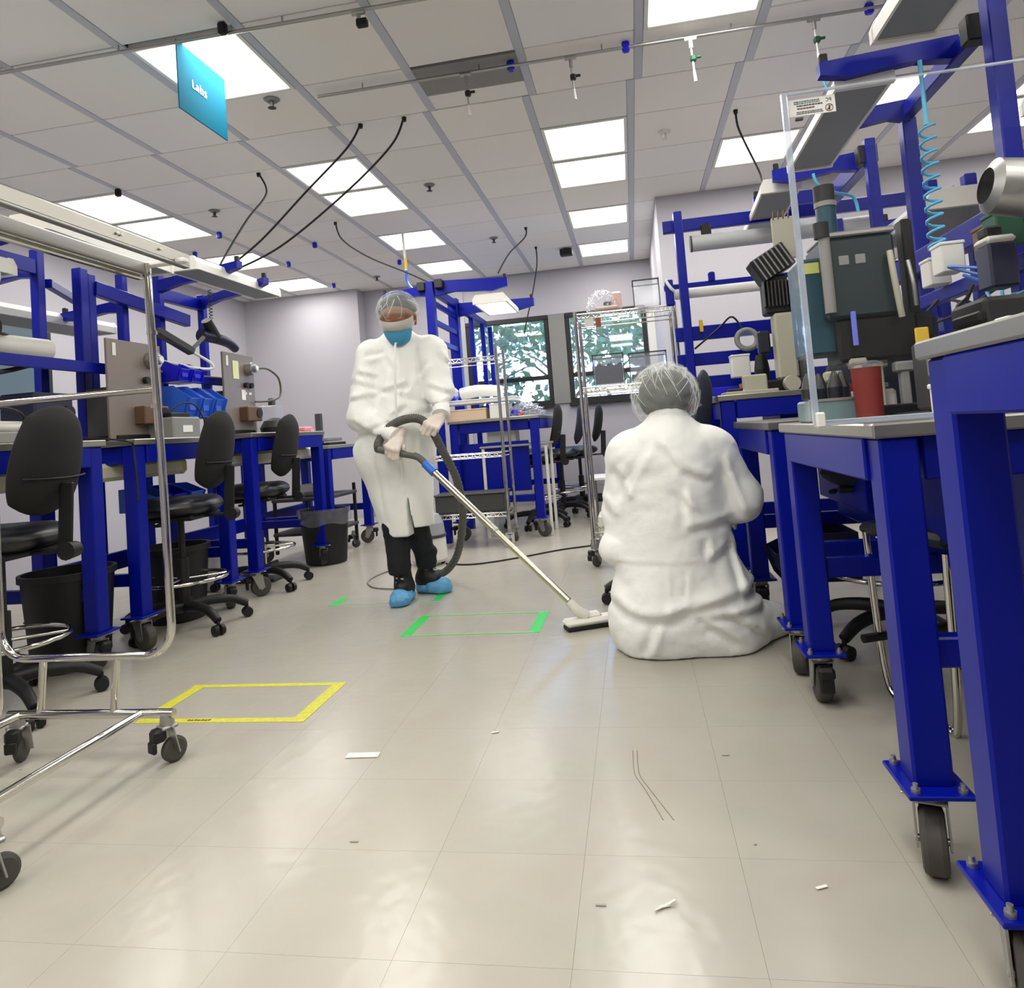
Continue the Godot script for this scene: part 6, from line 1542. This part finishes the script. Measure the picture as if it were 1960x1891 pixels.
	var path := curve([V(-1.36, 0.882, -3.63), V(-1.375, 0.92, -3.68), V(-1.33, 0.985, -3.69), V(-1.24, 1.03, -3.69), V(-1.14, 1.03, -3.69), V(-1.075, 0.965, -3.69), V(-1.04, 0.85, -3.75), V(-1.0, 0.68, -3.86), V(-1.02, 0.46, -4.02), V(-1.13, 0.2, -4.25), V(-1.27, 0.06, -4.42), V(-1.40, 0.03, -4.62), V(-1.50, 0.06, -4.82), V(-1.54, 0.11, -4.94)], 26)
	var hb := MB.new()
	var m := path.size()
	hb.tube(path, 0.0215, 12)
	obj("hose", hb, M.hose, o)
	var rb := MB.new()
	for i in range(2, m - 2, 3): rb.cyl(path[i], path[i] + (path[i + 1] - path[i]).normalized() * 0.005, 0.0245, -1, 12)
	tag(obj("ribs", rb, M.hose, o), "", "", "", "stuff")
	o = thing("vacuum_canister", "white vacuum canister with a grey domed top behind the standing person's legs", "vacuum cleaner", V(-1.56, 0, -5.06))
	obj("tank", MB.new().lathe([Vector2(0, 0.02), Vector2(0.125, 0.02), Vector2(0.135, 0.04), Vector2(0.13, 0.2), Vector2(0, 0.2)], 28), M.plastic, o)
	obj("band", MB.new().lathe([Vector2(0.133, 0.195), Vector2(0.137, 0.2), Vector2(0.137, 0.215), Vector2(0.131, 0.22)], 28), M.grey_dark, o)
	obj("dome", MB.new().lathe([Vector2(0.13, 0.215), Vector2(0.12, 0.3), Vector2(0.09, 0.36), Vector2(0.04, 0.38), Vector2(0, 0.38)], 28), mat(Color(0.6, 0.62, 0.64), 0.3), o)
	obj("inlet", MB.new().cyl(V(0.02, 0.11, 0.11), V(0.02, 0.11, 0.17), 0.03, -1, 14), M.grey_dark, o)
	for a in 3: obj("foot", MB.new().cyl(V(cos(a * 2.1) * 0.1, 0, sin(a * 2.1) * 0.1), V(cos(a * 2.1) * 0.1, 0.025, sin(a * 2.1) * 0.1), 0.015, -1, 10), M.black, o)
	o = thing("power_cable", "thin grey power cord curving over the floor behind the vacuum wand", "cord")
	obj("cord", MB.new().tube(curve([V(-1.42, 0.006, -5.0), V(-1.25, 0.006, -4.93), V(-1.08, 0.006, -4.98), V(-0.85, 0.006, -5.15), V(-0.62, 0.006, -5.35), V(-0.35, 0.006, -5.5), V(0.0, 0.006, -5.75)], 8), 0.006, 7), M.cable, o)
	o = thing("power_cable", "thin cord looped on the floor left of the standing person's legs", "cord")
	obj("cord", MB.new().tube(curve([V(-1.70, 0.006, -5.05), V(-1.82, 0.006, -4.75), V(-1.82, 0.006, -4.5), V(-1.70, 0.006, -4.3), V(-1.5, 0.006, -4.22)], 8), 0.005, 7), M.grey, o)

func outside() -> void:
	var g := MB.new()
	g.box(V(-1, -0.3, -22), V(40, 0.4, 25))
	struct("ground", g, mat(Color(0.32, 0.33, 0.28), 0.9), "pale ground outside the back windows", "ground")
	var leaf := MB.new()
	leaf.face([V(0, -0.5, 0), V(0.26, 0, 0.05), V(0, 0.5, 0)], V(0, 0, 1)); leaf.face([V(0, -0.5, 0), V(-0.26, 0, 0.05), V(0, 0.5, 0)], V(0, 0, 1))
	var lm := leaf.mesh()
	var tr := [[-3.1, -13.5, 1.9, "tree outside the left back window, its crown filling the left half"], [-1.5, -15.5, 2.0, "tree outside between the two back windows"], [0.4, -13.0, 1.8, "tree outside the right back window"], [2.2, -16.0, 2.2, "tree far outside at the right of the right window"], [-6.5, -11.0, 2.0, "tree outside beyond the wall corner"]]
	for t in tr:
		var o := thing("tree", t[3], "tree", V(t[0], -0.1, t[1]), 0.0)
		obj("trunk", MB.new().cyl(V(0, 0, 0), V(0.1, 2.6, 0), 0.12, 0.06, 10), M.brown, o)
		for i in 5:
			var a := TAU * i / 5.0
			obj("branch", MB.new().tube(curve([V(0.08, 1.4 + i * 0.2, 0), V(cos(a) * 0.6, 2.0 + i * 0.2, sin(a) * 0.6), V(cos(a) * 1.3, 2.3 + i * 0.2, sin(a) * 1.2)], 4), 0.035, 6, 0.01), M.brown, o)
		var mm := MultiMesh.new()
		mm.transform_format = MultiMesh.TRANSFORM_3D; mm.mesh = lm; mm.instance_count = 1100
		for i in mm.instance_count:
			var cl := i % 26
			var cr := RandomNumberGenerator.new()
			cr.seed = cl * 31 + int(t[0] * 10.0)
			var cc := V(cr.randf_range(-1, 1) * t[2], 2.1 + cr.randf_range(-1.3, 1.5), cr.randf_range(-1, 1) * 1.2)
			var pt := cc + V(rng.randfn(), rng.randfn() * 0.7, rng.randfn()) * 0.28
			var bs := Basis.from_euler(V(rng.randf() * TAU, rng.randf() * TAU, rng.randf() * TAU)) * Basis.from_scale(Vector3.ONE * rng.randf_range(0.16, 0.3))
			mm.set_instance_transform(i, Transform3D(bs, pt))
		var mi := MultiMeshInstance3D.new()
		mi.name = "foliage"; mi.multimesh = mm
		var fm := mat(Color(0.20, 0.34, 0.16).lerp(Color(0.34, 0.42, 0.22), rng.randf()), 0.6)
		fm.backlight_enabled = true; fm.backlight = Color(0.25, 0.32, 0.1)
		mi.material_override = fm
		tag(mi, "", "", "", "stuff")
		o.add_child(mi)
